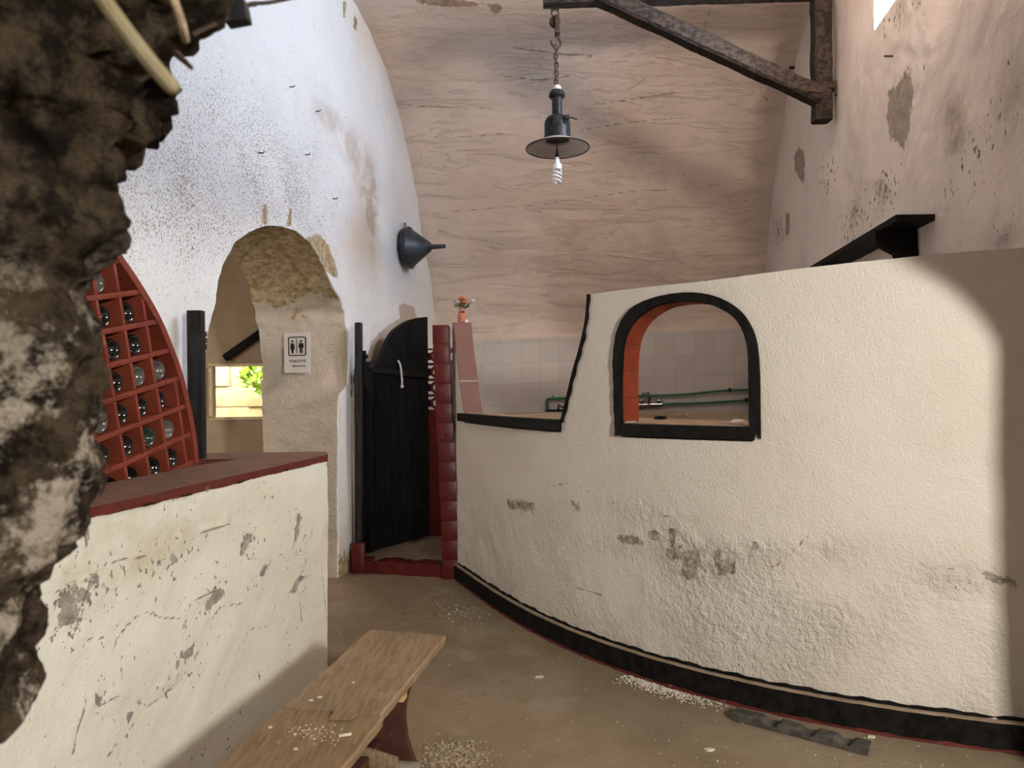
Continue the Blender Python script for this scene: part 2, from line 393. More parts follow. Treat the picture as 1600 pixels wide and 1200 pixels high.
M['bench'] = bench_wood('worn_plank', (.21, .145, .085), (.30, .215, .13), (.36, .285, .20))
M['bench2'] = bench_wood('worn_plank_near', (.195, .13, .07), (.28, .19, .105), (.33, .25, .165))
M['bench_edge'] = bench_wood('plank_edge', (.17, .12, .07), (.26, .19, .115), (.3, .23, .16))
M['bench_leg'] = red_paint('dark_red_trestle', (.055, .018, .012), (.075, .026, .016), .6, (.2, .14, .1), .2)
def tile_mat():
    k = NT('glazed_white_tile'); x, y, z = k.sep()
    a = k.math('FRACT', k.math('DIVIDE', k.math('ADD', x, 10.0), .215)); b = k.math('FRACT', k.math('DIVIDE', k.math('SUBTRACT', k.math('ADD', z, 9.79), k.math('MULTIPLY', x, .03)), .235))
    g = k.math('MAXIMUM', k.math('LESS_THAN', a, .022), k.math('LESS_THAN', b, .022))
    wx = k.n.new('ShaderNodeTexWhiteNoise'); wx.noise_dimensions = '2D'; cb = k.n.new('ShaderNodeCombineXYZ')
    k.link(k.math('FLOOR', k.math('DIVIDE', k.math('ADD', x, 10.0), .215)), cb.inputs[0]); k.link(k.math('FLOOR', k.math('DIVIDE', k.math('SUBTRACT', k.math('ADD', z, 9.79), k.math('MULTIPLY', x, .03)), .235)), cb.inputs[1]); k.link(cb.outputs[0], wx.inputs[0])
    col = k.mix(wx.outputs[0], (.545, .50, .465), (.60, .555, .515)); col = k.mix(g, col, (.44, .39, .345))
    return k.done(col, .3, k.bump(k.math('SUBTRACT', 1., g), .3, .004), spec=.4)
M['tile'] = tile_mat()
def reveal_mat():
    k = NT('brick_red_lining'); z = k.sep()[2]; g = k.math('LESS_THAN', k.math('FRACT', k.math('DIVIDE', k.math('SUBTRACT', z, .02), .137)), .035)
    col = k.mix(k.ramp(k.noise(14, 6), .35, .65), (.21, .036, .015), (.175, .03, .012)); col = k.mix(g, col, (.10, .02, .012))
    return k.done(col, .6, k.bump(k.math('SUBTRACT', 1., g), .4, .006))
M['lining'] = reveal_mat()
def glass(name, col, rough=.05):
    k = NT(name); b = k.b; b.inputs['Base Color'].default_value = (*col, 1); b.inputs['Roughness'].default_value = rough
    b.inputs['Transmission Weight'].default_value = 0. if col[0] < .1 else .8; b.inputs['IOR'].default_value = 1.5; b.inputs['Coat Weight'].default_value = .6; b.inputs['Coat Roughness'].default_value = .03
    return k.m
M['glass_dark'] = glass('dark_bottle_glass', (.008, .009, .008), .09); M['glass_green'] = glass('green_bottle_glass', (.014, .035, .024), .1); M['glass_clear'] = glass('dusty_clear_glass', (.42, .42, .37), .15)
M['pane'] = NT('window_glass').m
_b = M['pane'].node_tree.nodes['Principled BSDF']; _b.inputs['Base Color'].default_value = (1, 1, 1, 1); _b.inputs['Transmission Weight'].default_value = 1; _b.inputs['Roughness'].default_value = .02; _b.inputs['IOR'].default_value = 1.02

# ================================================================== SETTING
# ---- floor
fl = MB(); fl.add([(-6, -4, 0), (6, -4, 0), (6, 12, 0), (-6, 12, 0)], [(0, 1, 2, 3)])
tag(fl.build('floor', M['floor'], None, 0), kind='structure')

# ---- left wall with its deep arched doorway
lmap = lambda s, z, d: np.array([LA+LB*(s/LN)-d/LN, s/LN+d*LB/LN, z])
front_px = [(545, 600), (546, 560), (545, 523), (540, 487), (532, 466), (523, 453), (508, 420), (498, 400), (485, 380), (465, 362), (440, 354), (415, 353), (390, 362), (368, 378), (352, 410), (340, 450), (330, 495), (322, 540), (318, 570)]
arch = [ls(*p) for p in front_px]
sR = ls(530, 901)[0]; sL = ls(318, 570)[0]
arch = [(sR, .0), (sR, .6), (ls(530, 697)[0], ls(530, 697)[1]), ls(530, 617)]+arch+[(sL-.02, 1.2), (sL-.03, .0)]
LB2 = LA-.63*LN
def lsb(x, y): P = onwall(x, y, LB2, LB); return ((P[1]-.63*LB/LN)*LN, P[2])
back_px = [(410, 730), (409, 600), (406, 540), (400, 490), (390, 450), (380, 428), (366, 402)]
bk = [lsb(*p) for p in back_px]; s0 = bk[0][0]
bkarch = [(s0, 0.), (s0, .8)]+bk+[(bk[-1][0]-.22, 2.50), (bk[-1][0]-.5, 2.48), (bk[-1][0]-.8, 2.25), (sL+.06, 1.8), (sL-.02, 1.2), (sL-.03, 0.)]
arch = [tuple(q) for q in resample(arch, .022, False)]
def match(line, n):
    P = np.array(line); L = np.r_[0, np.cumsum(np.linalg.norm(np.diff(P, axis=0), axis=1))]; t = np.linspace(0, L[-1], n)
    return np.c_[np.interp(t, L, P[:, 0]), np.interp(t, L, P[:, 1])]
AR = match(arch, len(arch)); BK = match(bkarch, len(arch))
# the doorway reaches the floor, so it is cut into the outline
outl = [(.75*LN, 0.)]+[tuple(q) for q in AR[::-1]]+[(8.7*LN, 0.), (8.7*LN, 5.0), (.75*LN, 5.0)]
outb = [(.75*LN, 0.)]+[tuple(q) for q in BK[::-1]]+[(8.7*LN, 0.), (8.7*LN, 5.0), (.75*LN, 5.0)]
def wall_cut(name, outl, outb, na, fmap, thick, res, mat, dense, ndep=26):
    # like slab, but one stretch of the outline (na points after the first) has its own back outline
    A = [np.array(outl[0])]; B = [np.array(outb[0])]; rv = [0.]
    n = len(outl)
    segs = []
    for i in range(n):
        a, b = np.array(outl[i], float), np.array(outl[(i+1) % n], float); a2, b2 = np.array(outb[i], float), np.array(outb[(i+1) % n], float)
        k = 1 if 1 <= i < na else max(1, int(np.linalg.norm(b-a)/(res*2)))
        for j in range(k): segs.append((a+(b-a)*j/k, a2+(b2-a2)*j/k, 1. if 1 <= i <= na else 0.))
    A = np.array([q[0] for q in segs]); B = np.array([q[1] for q in segs]); R = np.array([q[2] for q in segs])
    lo, hi = A.min(0), A.max(0)
    gx, gz = np.meshgrid(np.arange(lo[0], hi[0], res), np.arange(lo[1], hi[1], res)); G = np.c_[gx.ravel(), gz.ravel()]
    ii = np.round((G[:, 0]-lo[0])/res).astype(int); jj = np.round((G[:, 1]-lo[1])/res).astype(int)
    x0, x1, z0, z1, kk = dense; ins = (G[:, 0] > x0) & (G[:, 0] < x1) & (G[:, 1] > z0) & (G[:, 1] < z1)
    G[:, 0] += (jj % 2)*res*.5
    G = G[ins | ((ii % kk == 0) & (jj % kk == 0))]; G = G[poly_sd(G, A) < -.55*res]
    def tri(L, G):
        m = len(L); pts = [Vector(p) for p in L]+[Vector(p) for p in G]
        vs, es, fs, *_ = delaunay_2d_cdt(pts, [(i, (i+1) % m) for i in range(m)], [], 0, 1e-7)
        S = np.array([tuple(v) for v in vs]); T = np.array(fs); return S, T[poly_sd(S[T].mean(1), L) < 0]
    S, T = tri(A, G); V = [fmap(p[0], p[1], 0.) for p in S]; SZ = [tuple(p) for p in S]; D = [0.]*len(V); RV = [0.]*len(V)
    Fc = [tuple(int(i) for i in t) for t in T]; m = len(A); prev = list(range(m))
    for k in range(1, ndep+1):
        t = k/ndep; cur = []
        for i in range(m):
            q = A[i]*(1-t)+B[i]*t; cur.append(len(V)); V.append(fmap(q[0], q[1], thick*t)); SZ.append(tuple(q)); D.append(thick*t); RV.append(R[i])
        Fc += [(prev[i], prev[(i+1) % m], cur[(i+1) % m], cur[i]) for i in range(m)]; prev = cur
    S2, T2 = tri(B, np.zeros((0, 2))); Fc += [tuple(prev[int(i)] for i in t) for t in T2]
    return mesh_obj(name, V, Fc, mat, None, 0), np.array(SZ), np.array(D), np.array(RV)
o, SZ, D, RV = wall_cut('wall_left', outl, outb, len(AR), lmap, .63, .022, M['left'], (2.9, 8.4, .6, 4.9, 5))
tag(o, kind='structure')
P = displace(o, lambda P: .010*fbm(P, 2.2, 5, 3)+.004*fbm(P, 14, 3, 9)+RV*(.013*fbm(P, 6, 5, 21)+.007*fbm(P, 24, 3, 27)))
Z = P[:, 2]; front = (D < 1e-6)
pp = lambda L: [ls(*q) for q in L]
peel = np.maximum.reduce([
    RV*np.clip(sstep(Z+.30*fbm(P, 2.2, 4, 4)-.5*(D-.3), 1.92, 2.3), 0, 1)*np.clip(.74+.28*fbm(P, 3.2, 3, 8), 0, 1),
    front*patch(SZ, pp([(478, 372), (500, 366), (514, 385), (524, 412), (530, 436), (512, 425), (500, 402)]), .05),
    front*.9*patch(SZ, pp([(411, 318), (419, 322), (418, 352), (409, 350)]), .03),
    front*.9*patch(SZ, pp([(452, 324), (458, 325), (456, 356), (449, 356)]), .03),
    front*patch(SZ, pp([(536, 2), (541, 2), (541, 28), (537, 28)]), .02), front*patch(SZ, pp([(554, 24), (559, 30), (558, 48), (553, 44)]), .02),
    front*.62*sstep(Z, .42, .05)*sstep(SZ[:, 0], 5.2, 5.5)])
grey = front*patch(SZ, pp([(496, 143), (508, 150), (520, 165), (540, 190), (560, 215), (578, 245), (590, 280), (596, 312), (592, 352), (572, 340), (562, 300), (548, 262), (528, 228), (502, 205), (490, 180)]), .1)
dirt_tone = .75*grey+1.3*front*blob(SZ, ls(579, 325), .14, .30)+.5*front*blob(SZ, ls(583, 372), .08, .22)+RV*.8*blob(np.c_[D, Z], (.2, 2.05), .12, .2)+RV*.35*sstep(Z, 1.1, .2)+front*.25*sstep(Z, .9, .1)
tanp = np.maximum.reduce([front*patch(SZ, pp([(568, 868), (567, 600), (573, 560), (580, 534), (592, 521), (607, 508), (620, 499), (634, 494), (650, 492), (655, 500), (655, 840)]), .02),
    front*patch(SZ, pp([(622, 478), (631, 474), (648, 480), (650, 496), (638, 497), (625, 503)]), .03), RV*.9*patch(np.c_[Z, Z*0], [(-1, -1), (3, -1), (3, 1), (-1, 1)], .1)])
pitv = .72*front*(.95*blob(SZ, ls(330, 230), 1.5, .85)+.7*blob(SZ, ls(470, 300), .9, .5)+.5*blob(SZ, ls(250, 360), .7, .5)+.15)*(1-.6*sstep(SZ[:, 0], 6.4, 7.2))*(1-.8*patch(SZ, pp([(600, 300), (700, 500), (700, 0), (480, 0), (520, 120), (570, 220)]), .2))
z7 = lambda L: [ls(150+x/2.857, y/2.857) for x, y in L]
attr(o, 'rough', RV*sstep(Z, 2.1, 1.8)*np.clip(.6+.6*fbm(P, 2.5, 3, 15), .1, 1)); attr(o, 'crack', front*cracks(SZ, [z7(L) for L in [[(450, 1080), (520, 1060), (560, 1010), (600, 980)], [(960, 640), (975, 560), (985, 470), (1000, 410)], [(1110, 480), (1110, 520), (1190, 640), (1240, 760), (1270, 880), (1275, 1000)], [(975, 0), (975, 260), (985, 400)], [(660, 900), (640, 920)], [(905, 850), (910, 930)], [(950, 850), (955, 1000)]]]))
for a, v in (('peel', peel), ('dirt_tone', dirt_tone), ('tan', tanp), ('pit', np.clip(pitv, 0, 1))): attr(o, a, np.clip(v, 0, 1.2))

# ---- right wall with the high window
rmap = lambda s, z, d: np.array([RA+RB*(s/RN)+d/RN, s/RN-d*RB/RN, z])
wy1 = rs(1365, 46)[0]; wz = rs(1366, 46)[1]
win = [(wy1-.85, wz), (wy1, wz), (wy1, wz+.62), (wy1-.85, wz+.62)]
o, SZ, D, RV = slab('wall_right', [(2.02, 0), (8.7*RN, 0), (8.7*RN, 5.0), (2.02, 5.0)], [win, [(a-1.08, b) for a, b in win]], rmap, .35, .024, M['right'], ndep=6, backres=.5, dense=(2.6, 8.4, 1.5, 4.9, .12))  # second hole: unseen window, added to let fill light onto the vault
tag(o, kind='structure')
P = displace(o, lambda P: .010*fbm(P, 2.0, 5, 31)+.003*fbm(P, 14, 3, 39))
z8 = lambda x, y: rs(1180+x/2.727, y/2.727)
peel = np.maximum.reduce([patch(SZ, [z8(*q) for q in [(570, 385), (620, 350), (635, 305), (660, 310), (668, 370), (660, 470), (650, 560), (630, 640), (605, 610), (575, 590), (562, 500)]], 0.070),
    patch(SZ, [z8(*q) for q in [(185, 630), (203, 638), (208, 700), (205, 780), (193, 772), (172, 725), (168, 660)]], 0.060),
    .8*patch(SZ, [z8(*q) for q in [(690, 0), (705, 0), (698, 45), (684, 40)]], 0.040), .8*patch(SZ, [z8(*q) for q in [(715, 268), (722, 290), (712, 360), (704, 355)]], 0.040),
    .8*patch(SZ, [z8(*q) for q in [(645, 280), (690, 272), (692, 288), (648, 292)]], 0.030), .85*patch(SZ, [z8(*q) for q in [(130, 905), (145, 905), (140, 1010), (128, 1000)]], 0.040)])
dirt_tone = sum(a*blob(SZ, z8(*c), rx, rz) for c, rx, rz, a in [((850, 590), .12, .14, 1.), ((1090, 430), .12, .16, .8), ((545, 800), .10, .10, .8), ((430, 940), .10, .12, .8), ((640, 30), .22, .10, .8), ((640, 720), .12, .2, .35), ((450, 640), .4, .4, .3), ((1070, 1010), .12, .08, .8), ((830, 460), .1, .08, .6)])
pitv = sum(a*blob(SZ, z8(*c), rx, rz) for c, rx, rz, a in [((430, 930), .35, .25, 1.), ((900, 720), .22, .25, .7), ((560, 790), .2, .15, 1.), ((100, 1000), .4, .3, 1.), ((1090, 420), .14, .2, .6), ((1060, 980), .16, .1, .6), ((310, 760), .35, .22, .8), ((600, 60), .3, .1, .9)])
attr(o, 'peel', peel); attr(o, 'dirt_tone', np.clip(dirt_tone, 0, 1)); attr(o, 'pit', np.clip(pitv, 0, 1))
for wn, sh_w in (('window_4', 0.), ('added_window', -1.08)):  # the nearer frame belongs to the added, unseen opening
    w4 = empty(wn, rmap(wy1-.42+sh_w, wz, .2), kind='structure'); fr = MB(); c = lambda a, b: rmap(a+sh_w, b, .24)
    for (a, b), (e, g) in [((wy1-.85, wz+.02), (wy1, wz+.02)), ((wy1-.85, wz+.60), (wy1, wz+.60)), ((wy1-.83, wz), (wy1-.83, wz+.62)), ((wy1-.02, wz), (wy1-.02, wz+.62))]:
        fr.bar(c(a, b), c(e, g), .04, .04, up=(1, 0, 0.01))
    fr.build('window_frame', M['paper'], w4)

# ---- back wall and barrel vault
PROF = [(8.2, 2.1), (8.16, 2.32), (8.03, 2.62), (7.86, 2.94), (7.62, 3.40), (7.32, 3.84), (6.98, 4.22), (6.60, 4.48), (6.15, 4.66), (5.6, 4.73), (5.1, 4.73), (4.4, 4.62), (3.6, 4.35), (2.9, 4.0), (2.2, 3.6), (1.5, 3.4), (.7, 3.3)]
def vshape(x, y, z): return np.array([x, y-.08*(x+.9), z*(1-.0125*max(0., x+.9)) if z > 2.1 else z])
prof = smooth_line(PROF[:11], 30)[:-1]+smooth_line(PROF[10:], 8)
XS = np.linspace(-2.75, 3.15, 420)
V = [vshape(x, q[0], q[1]) for q in prof for x in XS]; n = len(XS)
Fc = [(i*n+j, i*n+j+1, (i+1)*n+j+1, (i+1)*n+j) for i in range(len(prof)-1) for j in range(n-1)]
o = mesh_obj('ceiling', V, Fc, M['vault'], None, 0); tag(o, kind='structure')
def vrel(P): return .012*fbm(P*np.array([.5, 1.4, 1.4]), 2.4, 5, 55)+.004*fbm(P*np.array([.6, 1.5, 1.5]), 9, 3, 61)
P = displace(o, vrel, 80); PX = P[:, [0, 2]]
_vp = np.array(prof)[np.argsort(np.array(prof)[:, 0])]
def onvault(x, y):
    d = ray(x, y); lo, hi = 4.8, 9.
    for _ in range(40):
        Y = (lo+hi)/2; P_ = CAM+d*(Y/d[1]); zz = np.interp(P_[1]+.08*(P_[0]+.9), _vp[:, 0], _vp[:, 1])*(1-.0125*max(0., P_[0]+.9))
        if P_[2] < zz and P_[1]+.08*(P_[0]+.9) < 8.2: lo = Y
        else: hi = Y
    return P_
v8 = lambda L: [onvault(540+x/2.2857, y/2.2857)[[0, 2]] for x, y in L]
attr(o, 'crack', (P[:, 1] > 4.9)*cracks(PX, [v8(L) for L in [[(180, 372), (300, 382), (500, 385)], [(270, 765), (500, 745), (700, 730), (860, 705), (1050, 680), (1200, 675), (1300, 662), (1450, 655)], [(390, 490), (560, 475)], [(840, 465), (960, 445), (1080, 430), (1240, 418)], [(1282, 120), (1285, 70), (1305, 30)], [(1480, 310), (1490, 345), (1510, 360)], [(560, 270), (700, 285), (800, 270)], [(980, 360), (1180, 330)], [(600, 170), (760, 190), (880, 200)], [(300, 540), (460, 535)], [(1210, 620), (1215, 660)]]]))
q0 = at(700, 8, 5.9); attr(o, 'peel', np.clip(1.1*blob(P[:, [0, 1]], (q0[0], q0[1]), .28, .05)+blob(P[:, [0, 1]], (q0[0]+.4, q0[1]+.05), .06, .06), 0, 1))
attr(o, 'dirt_tone', np.clip(.5*fbm(P, .8, 4, 77), 0, .5)+.35*np.exp(-((P[:, 0]-(LA+LB*P[:, 1]))/.12)**2))  # broad mottling, plus a darker strip along the left wall
attr(o, 'pit', np.clip(.1+.25*fbm(P, 1.1, 3, 88), 0, .3))
zs = np.linspace(0, 2.1, 40); V = [vshape(x, 8.2, z) for z in zs for x in XS[::2]]; n = len(XS[::2])
o = mesh_obj('wall_back', V, [(i*n+j, i*n+j+1, (i+1)*n+j+1, (i+1)*n+j) for i in range(len(zs)-1) for j in range(n-1)], M['vault'], None, 0); tag(o, kind='structure')
displace(o, lambda P: vrel(P)*sstep(P[:, 2], 2.11, 2.0)*0+vrel(P), 80)
def bkp(x, y, off=0.):
    d = ray(x, y); t = (8.2-off+.08*(0-.9)*1)/(d[1]+.08*d[0]); return CAM+d*t
A, B, Cc, Dd = bkp(700, 534, .05), bkp(1260, 508, .05), bkp(1260, 700, .05), bkp(700, 700, .05)
tl = MB(); tl.add([A, B, Cc, Dd]+[q+np.array([0, .07, 0]) for q in (A, B, Cc, Dd)], [(0, 1, 2, 3), (7, 6, 5, 4), (0, 4, 5, 1), (1, 5, 6, 2), (2, 6, 7, 3), (3, 7, 4, 0)])
tl.build('tile_panel', M['tile'], o, 0)

# ---- curved counter wall, notch and arched hatch
top_px = [(1600, 386), (1550, 389.5), (1500, 393.5), (1450, 398), (1400, 404), (1350, 408.5), (1300, 413.5), (1250, 419), (1200, 426.5), (1150, 433.5), (1100, 439.5), (1050, 444.5), (1000, 449.5), (960, 454), (919, 460)]
topl = [cs(*p) for p in top_px]
nr = [cs(*p) for p in [(918, 480), (915.5, 503), (911, 526), (905, 550), (899, 570), (893, 594), (885, 628), (877, 660)]]
nl = [cs(*p) for p in [(725.8, 648), (718, 591.7), (711.7, 537.5), (708.4, 504)]]
SILL = 1.195
sA = cs(711, 880)[0]-.012; sB = 262/180*PI*RW
OUT = [(sA, 0), (sB, 0), (sB, topl[0][1]+.004)]+topl+nr+[(nr[-1][0]-.004, SILL), (nl[0][0], SILL)]+nl+[(nl[-1][0]-.03, nl[-1][1]+.004), (sA-.02, 1.2)]
hat_in = [cs(*p) for p in [(973.3, 659.4), (972.6, 597.5), (974.9, 548), (980.5, 523), (994, 500.8), (1014, 485), (1036.8, 474.9), (1075, 470.4), (1106.5, 473.8), (1131, 483.9), (1149, 497.4), (1161.6, 516.5), (1168.4, 541), (1170.6, 575), (1171.8, 662.8)]]
hat_out = [cs(*p) for p in [(963.6, 681), (960.7, 584), (961.4, 548), (964.8, 523), (973.8, 500.8), (991.8, 479.4), (1025.5, 464.8), (1066, 457.6), (1102, 459), (1131, 468), (1156, 484), (1171.8, 504), (1181.9, 527.8), (1186.4, 557), (1188.6, 597.5), (1189.8, 686)]]
HS = 1.19
_c = np.mean(hat_in, 0); hole = [(hat_in[0][0]-.014, HS)]+[tuple(np.array(q)+(np.array(q)-_c)/np.linalg.norm(np.array(q)-_c)*.013) for q in hat_in[1:-1]]+[(hat_in[-1][0]+.014, HS)]
o, SZ, D, RV = slab('wall_curved', OUT, [hole], cyl_P, TW, .0145, M['curved'], ndep=4, backres=.06)
tag(o, kind='structure')
dmg = np.clip(sum(a*blob(SZ, cs(*c), rx, rz) for c, rx, rz, a in [((1090, 880), .16, .09, 1.), ((1050, 845), .1, .06, .8), ((1180, 860), .16, .06, .8), ((960, 850), .14, .07, .6), ((810, 790), .2, .05, .6), ((1000, 800), .3, .06, .4), ((1500, 905), .16, .07, .6), ((1310, 860), .12, .05, .5), ((1300, 980), .3, .12, .35), ((1100, 970), .16, .1, .25)]), 0, 1)
P = displace(o, lambda P: (.005*fbm(P, 1.8, 3, 41)+.0008*fbm(P, 26, 3, 44)+sstep(P[:, 2], .95, .6)*.0035*fbm(P, 8, 4, 52)+dmg*(.011*fbm(P, 11, 4, 47)+.006*fbm(P, 38, 2, 48)))*(1-RV*.7))
c6 = lambda L: [cs(700+x/2.909, 700+y/2.909) for x, y in L]
peel = np.maximum.reduce([patch(SZ, c6([(1080, 475), (1125, 468), (1130, 530), (1105, 590), (1085, 588), (1075, 520)]), 0.057), patch(SZ, c6([(1225, 520), (1285, 515), (1290, 565), (1235, 572)]), 0.057), patch(SZ, c6([(1205, 470), (1230, 472), (1225, 500), (1210, 498)]), 0.038),
    .85*patch(SZ, c6([(1000, 455), (1110, 465), (1120, 495), (1040, 510), (1005, 490)]), 0.057), patch(SZ, c6([(912, 380), (952, 378), (950, 412), (930, 420), (914, 408)]), 0.023), patch(SZ, c6([(1003, 370), (1030, 368), (1032, 400), (1020, 440), (1006, 420)]), 0.023),
    .8*patch(SZ, c6([(265, 235), (390, 250), (380, 292), (290, 280)]), 0.060), .8*patch(SZ, c6([(560, 245), (600, 250), (598, 285), (570, 280)]), 0.057), .8*patch(SZ, c6([(760, 395), (880, 405), (880, 440), (780, 430)]), 0.060), .8*patch(SZ, c6([(1380, 425), (1412, 430), (1410, 480), (1385, 470)]), 0.038),
    .78*patch(SZ, [cs(*q) for q in [(1535, 893), (1590, 905), (1588, 918), (1540, 908)]], .03)])
attr(o, 'rough', np.clip(.5*sstep(SZ[:, 1], .95, .5)*np.clip(.5+.9*fbm(P, 2.2, 3, 16), 0, 1)+.7*dmg, 0, 1)); attr(o, 'crack', cracks(SZ, [c6(L) for L in [[(450, 180), (560, 155), (660, 215)], [(740, 250), (820, 280), (1000, 310)], [(520, 600), (600, 640), (700, 670)], [(910, 440), (1010, 460), (1110, 470)], [(820, 470), (840, 520)], [(1500, 610), (1600, 630)], [(1160, 790), (1200, 800), (1320, 830)]]]+[[cs(1050+x/2.909, 800+y/2.909) for x, y in L] for L in [[(490, 318), (590, 340)], [(635, 305), (710, 335)], [(230, 470), (310, 530), (290, 600), (305, 720)], [(1240, 265), (1300, 255)], [(1400, 290), (1500, 330), (1565, 335)], [(390, 270), (480, 240), (620, 110)]]]))
attr(o, 'peel', np.clip(peel*1.22, 0, 1.1)); attr(o, 'dirt_tone', np.clip(.55*dmg+.35*sstep(SZ[:, 1], .30, .12)+.3*blob(SZ, cs(1060, 990), .5, .12), 0, 1)); attr(o, 'pit', np.clip(.6*dmg, 0, 1))
# skirting
SK0, SK1 = sA+.0, sB
def arcband(name, s0, s1, r0, r1, z0, z1, mat, parent=None, n=140, wob=.0):
    V = []; Fc = []
    for i in range(n+1):
        s = s0+(s1-s0)*i/n; th = s/RW; cb_ = float(cbulge(th)); w = wob*math.sin(s*23)+wob*math.sin(s*61+1)
        for r, z in ((r0, z0), (r1+w, z0), (r1+w*.5, z1+w), (r0, z1+w)): V.append((CC[0]+(r+cb_)*math.cos(th), CC[1]+(r+cb_)*math.sin(th), z))
    for i in range(n):
        for k in range(4): Fc.append((i*4+k, (i+1)*4+k, (i+1)*4+(k+1) % 4, i*4+(k+1) % 4))
    Fc += [(0, 1, 2, 3), (n*4+3, n*4+2, n*4+1, n*4)]
    return mesh_obj(name, V, Fc, mat, parent, 40)
bb = arcband('baseboard_curved', SK0, SK1, RW-.01, RW+.034, .012, .112, M['black_flat'], wob=.0015); tag(bb, kind='structure')
arcband('dusty_ledge', SK0, SK1, RW-.01, RW+.032, .110, .118, M['sill'], bb, wob=.002)
arcband('red_foot', SK0, SK1, RW-.01, RW+.0375, -.002, .013, M['cap_edge'], bb, wob=.003)
arcband('painted_line', SK0, SK1, RW-.006, RW+.0085, .117, .131, M['black_flat'], bb, wob=.003)
# hatch: frame, lining, sill
w1 = empty('window_1', cyl_P((hat_in[0][0]+hat_in[-1][0])/2, HS, .05), kind='structure')
ho = resample(hat_out, .02, False); N = 90
ho = match(smooth_line(hat_out, 6), N); hi_ = match(smooth_line([(hat_in[0][0], hat_in[0][1])]+hat_in[1:], 6), N)
V = []; Fc = []
for i in range(N):
    wv = .002*math.sin(i*1.7)+.0015*math.sin(i*.6)
    for (a, b), d in (((ho[i][0], ho[i][1]), .0), ((ho[i][0], ho[i][1]), -.018+wv), ((hi_[i][0], hi_[i][1]), -.018-wv), ((hi_[i][0], hi_[i][1]), .022)): V.append(cyl_P(a, b, d))
for i in range(N-1):
    for k in range(4): Fc.append((i*4+k, (i+1)*4+k, (i+1)*4+(k+1) % 4, i*4+(k+1) % 4))
Fc += [(0, 1, 2, 3), ((N-1)*4+3, (N-1)*4+2, (N-1)*4+1, (N-1)*4)]
mesh_obj('hatch_frame', V, Fc, M['black_wood'], w1, 40)
V = []; Fc = []; cm = np.mean(hi_, 0)
for i in range(N):
    q = hi_[i]; dv = q-cm; q2 = q-dv/np.linalg.norm(dv)*.004
    for d in (.0, .045, .09, TW+.006): V.append(cyl_P(q2[0], q2[1], d))
    V.append(cyl_P(q[0], q[1], TW+.006))
    V.append(cyl_P(q[0]+dv[0]/np.linalg.norm(dv)*.02, q[1]+dv[1]/np.linalg.norm(dv)*.02, TW+.006))
Fc = [(i*6+k, (i+1)*6+k, (i+1)*6+k+1, i*6+k+1) for i in range(N-1) for k in range(5)]
mesh_obj('tile_lining', V, Fc, M['lining'], w1, 40)
def sillboard(nm, s0, s1, z0, z1, z0b, z1b, d0, d1, mat, parent):
    V = []; n = 10
    for i in range(n+1):
        t = i/n; s = s0+(s1-s0)*t; a = z0+(z0b-z0)*t; b = z1+(z1b-z1)*t
        V += [cyl_P(s, a, d0), cyl_P(s, b, d0), cyl_P(s, b, d1), cyl_P(s, a, d1)]
    Fc = [(i*4+k, (i+1)*4+k, (i+1)*4+(k+1) % 4, i*4+(k+1) % 4) for i in range(n) for k in range(4)]+[(0, 1, 2, 3), (n*4+3, n*4+2, n*4+1, n*4)]
    return mesh_obj(nm, V, Fc, mat, parent, 40)
a0, a1, b0, b1 = cs(965, 661), cs(965, 680.5), cs(1180, 667), cs(1180, 686.5)
ZT = (a0[1]+b0[1])/2; ZB = (a1[1]+b1[1])/2
sillboard('sill_board', a0[0], b0[0], ZB, ZT, ZB, ZT, -.026, .012, M['black_wood'], w1)
sillboard('sill_top', a0[0]+.03, b0[0]-.03, ZT-.03, ZT+.003, ZT-.03, ZT+.003, .0125, TW+.02, M['sill'], w1)
# notch: jamb tiles, black edge, sill
w2 = empty('window_2', cyl_P((nl[0][0]+nr[-1][0])/2, SILL, .05), kind='structure')
a0, a1, b0, b1 = cs(720, 646), cs(720, 658), cs(877, 655), cs(877, 671)
ZT2 = (a0[1]+b0[1])/2; ZB2 = (a1[1]+b1[1])/2
sillboard('sill_board', a0[0], b0[0], ZB2, ZT2, ZB2, ZT2, -.03, .006, M['black_wood'], w2)
sillboard('sill_top', a0[0]+.03, b0[0]-.012, ZT2-.02, ZT2+.003, ZT2-.02, ZT2+.003, .0065, TW+.02, M['sill'], w2)
nlm = match(nl[::-1], 60)
def jamb(z_hi, z_lo, nm):
    V = []; sel = [q for q in nlm if z_lo-.01 <= q[1] <= z_hi+.01]; n = len(sel)
    for q in sel: V += [cyl_P(q[0]+.001, q[1], -.003), cyl_P(q[0]+.012, q[1], -.003), cyl_P(q[0]+.012, q[1], TW+.006), cyl_P(q[0]+.001, q[1], TW+.006)]
    Fc = [(i*4+k, (i+1)*4+k, (i+1)*4+(k+1) % 4, i*4+(k+1) % 4) for i in range(n-1) for k in range(4)]+[(0, 1, 2, 3), ((n-1)*4+3, (n-1)*4+2, (n-1)*4+1, (n-1)*4)]
    return mesh_obj(nm, V, Fc, M['jamb_red'], w2, 30)
zm = cs(719, 595)[1]
jamb(nl[-1][1]+.004, zm+.012, 'jamb_tile'); jamb(zm-.010, ZT2-.02, 'jamb_tile')
mb = MB(); edge = match(smooth_line([topl[-1]]+nr, 4), 50); V = []
for i, q in enumerate(edge):
    w = .016+.004*math.sin(i*.9)+(.006 if i > 14 else 0)
    V += [cyl_P(q[0]-.003, q[1], .012), cyl_P(q[0]-.003, q[1], -.010), cyl_P(q[0]+w, q[1], -.010), cyl_P(q[0]+w, q[1], .0)]
n = len(edge)
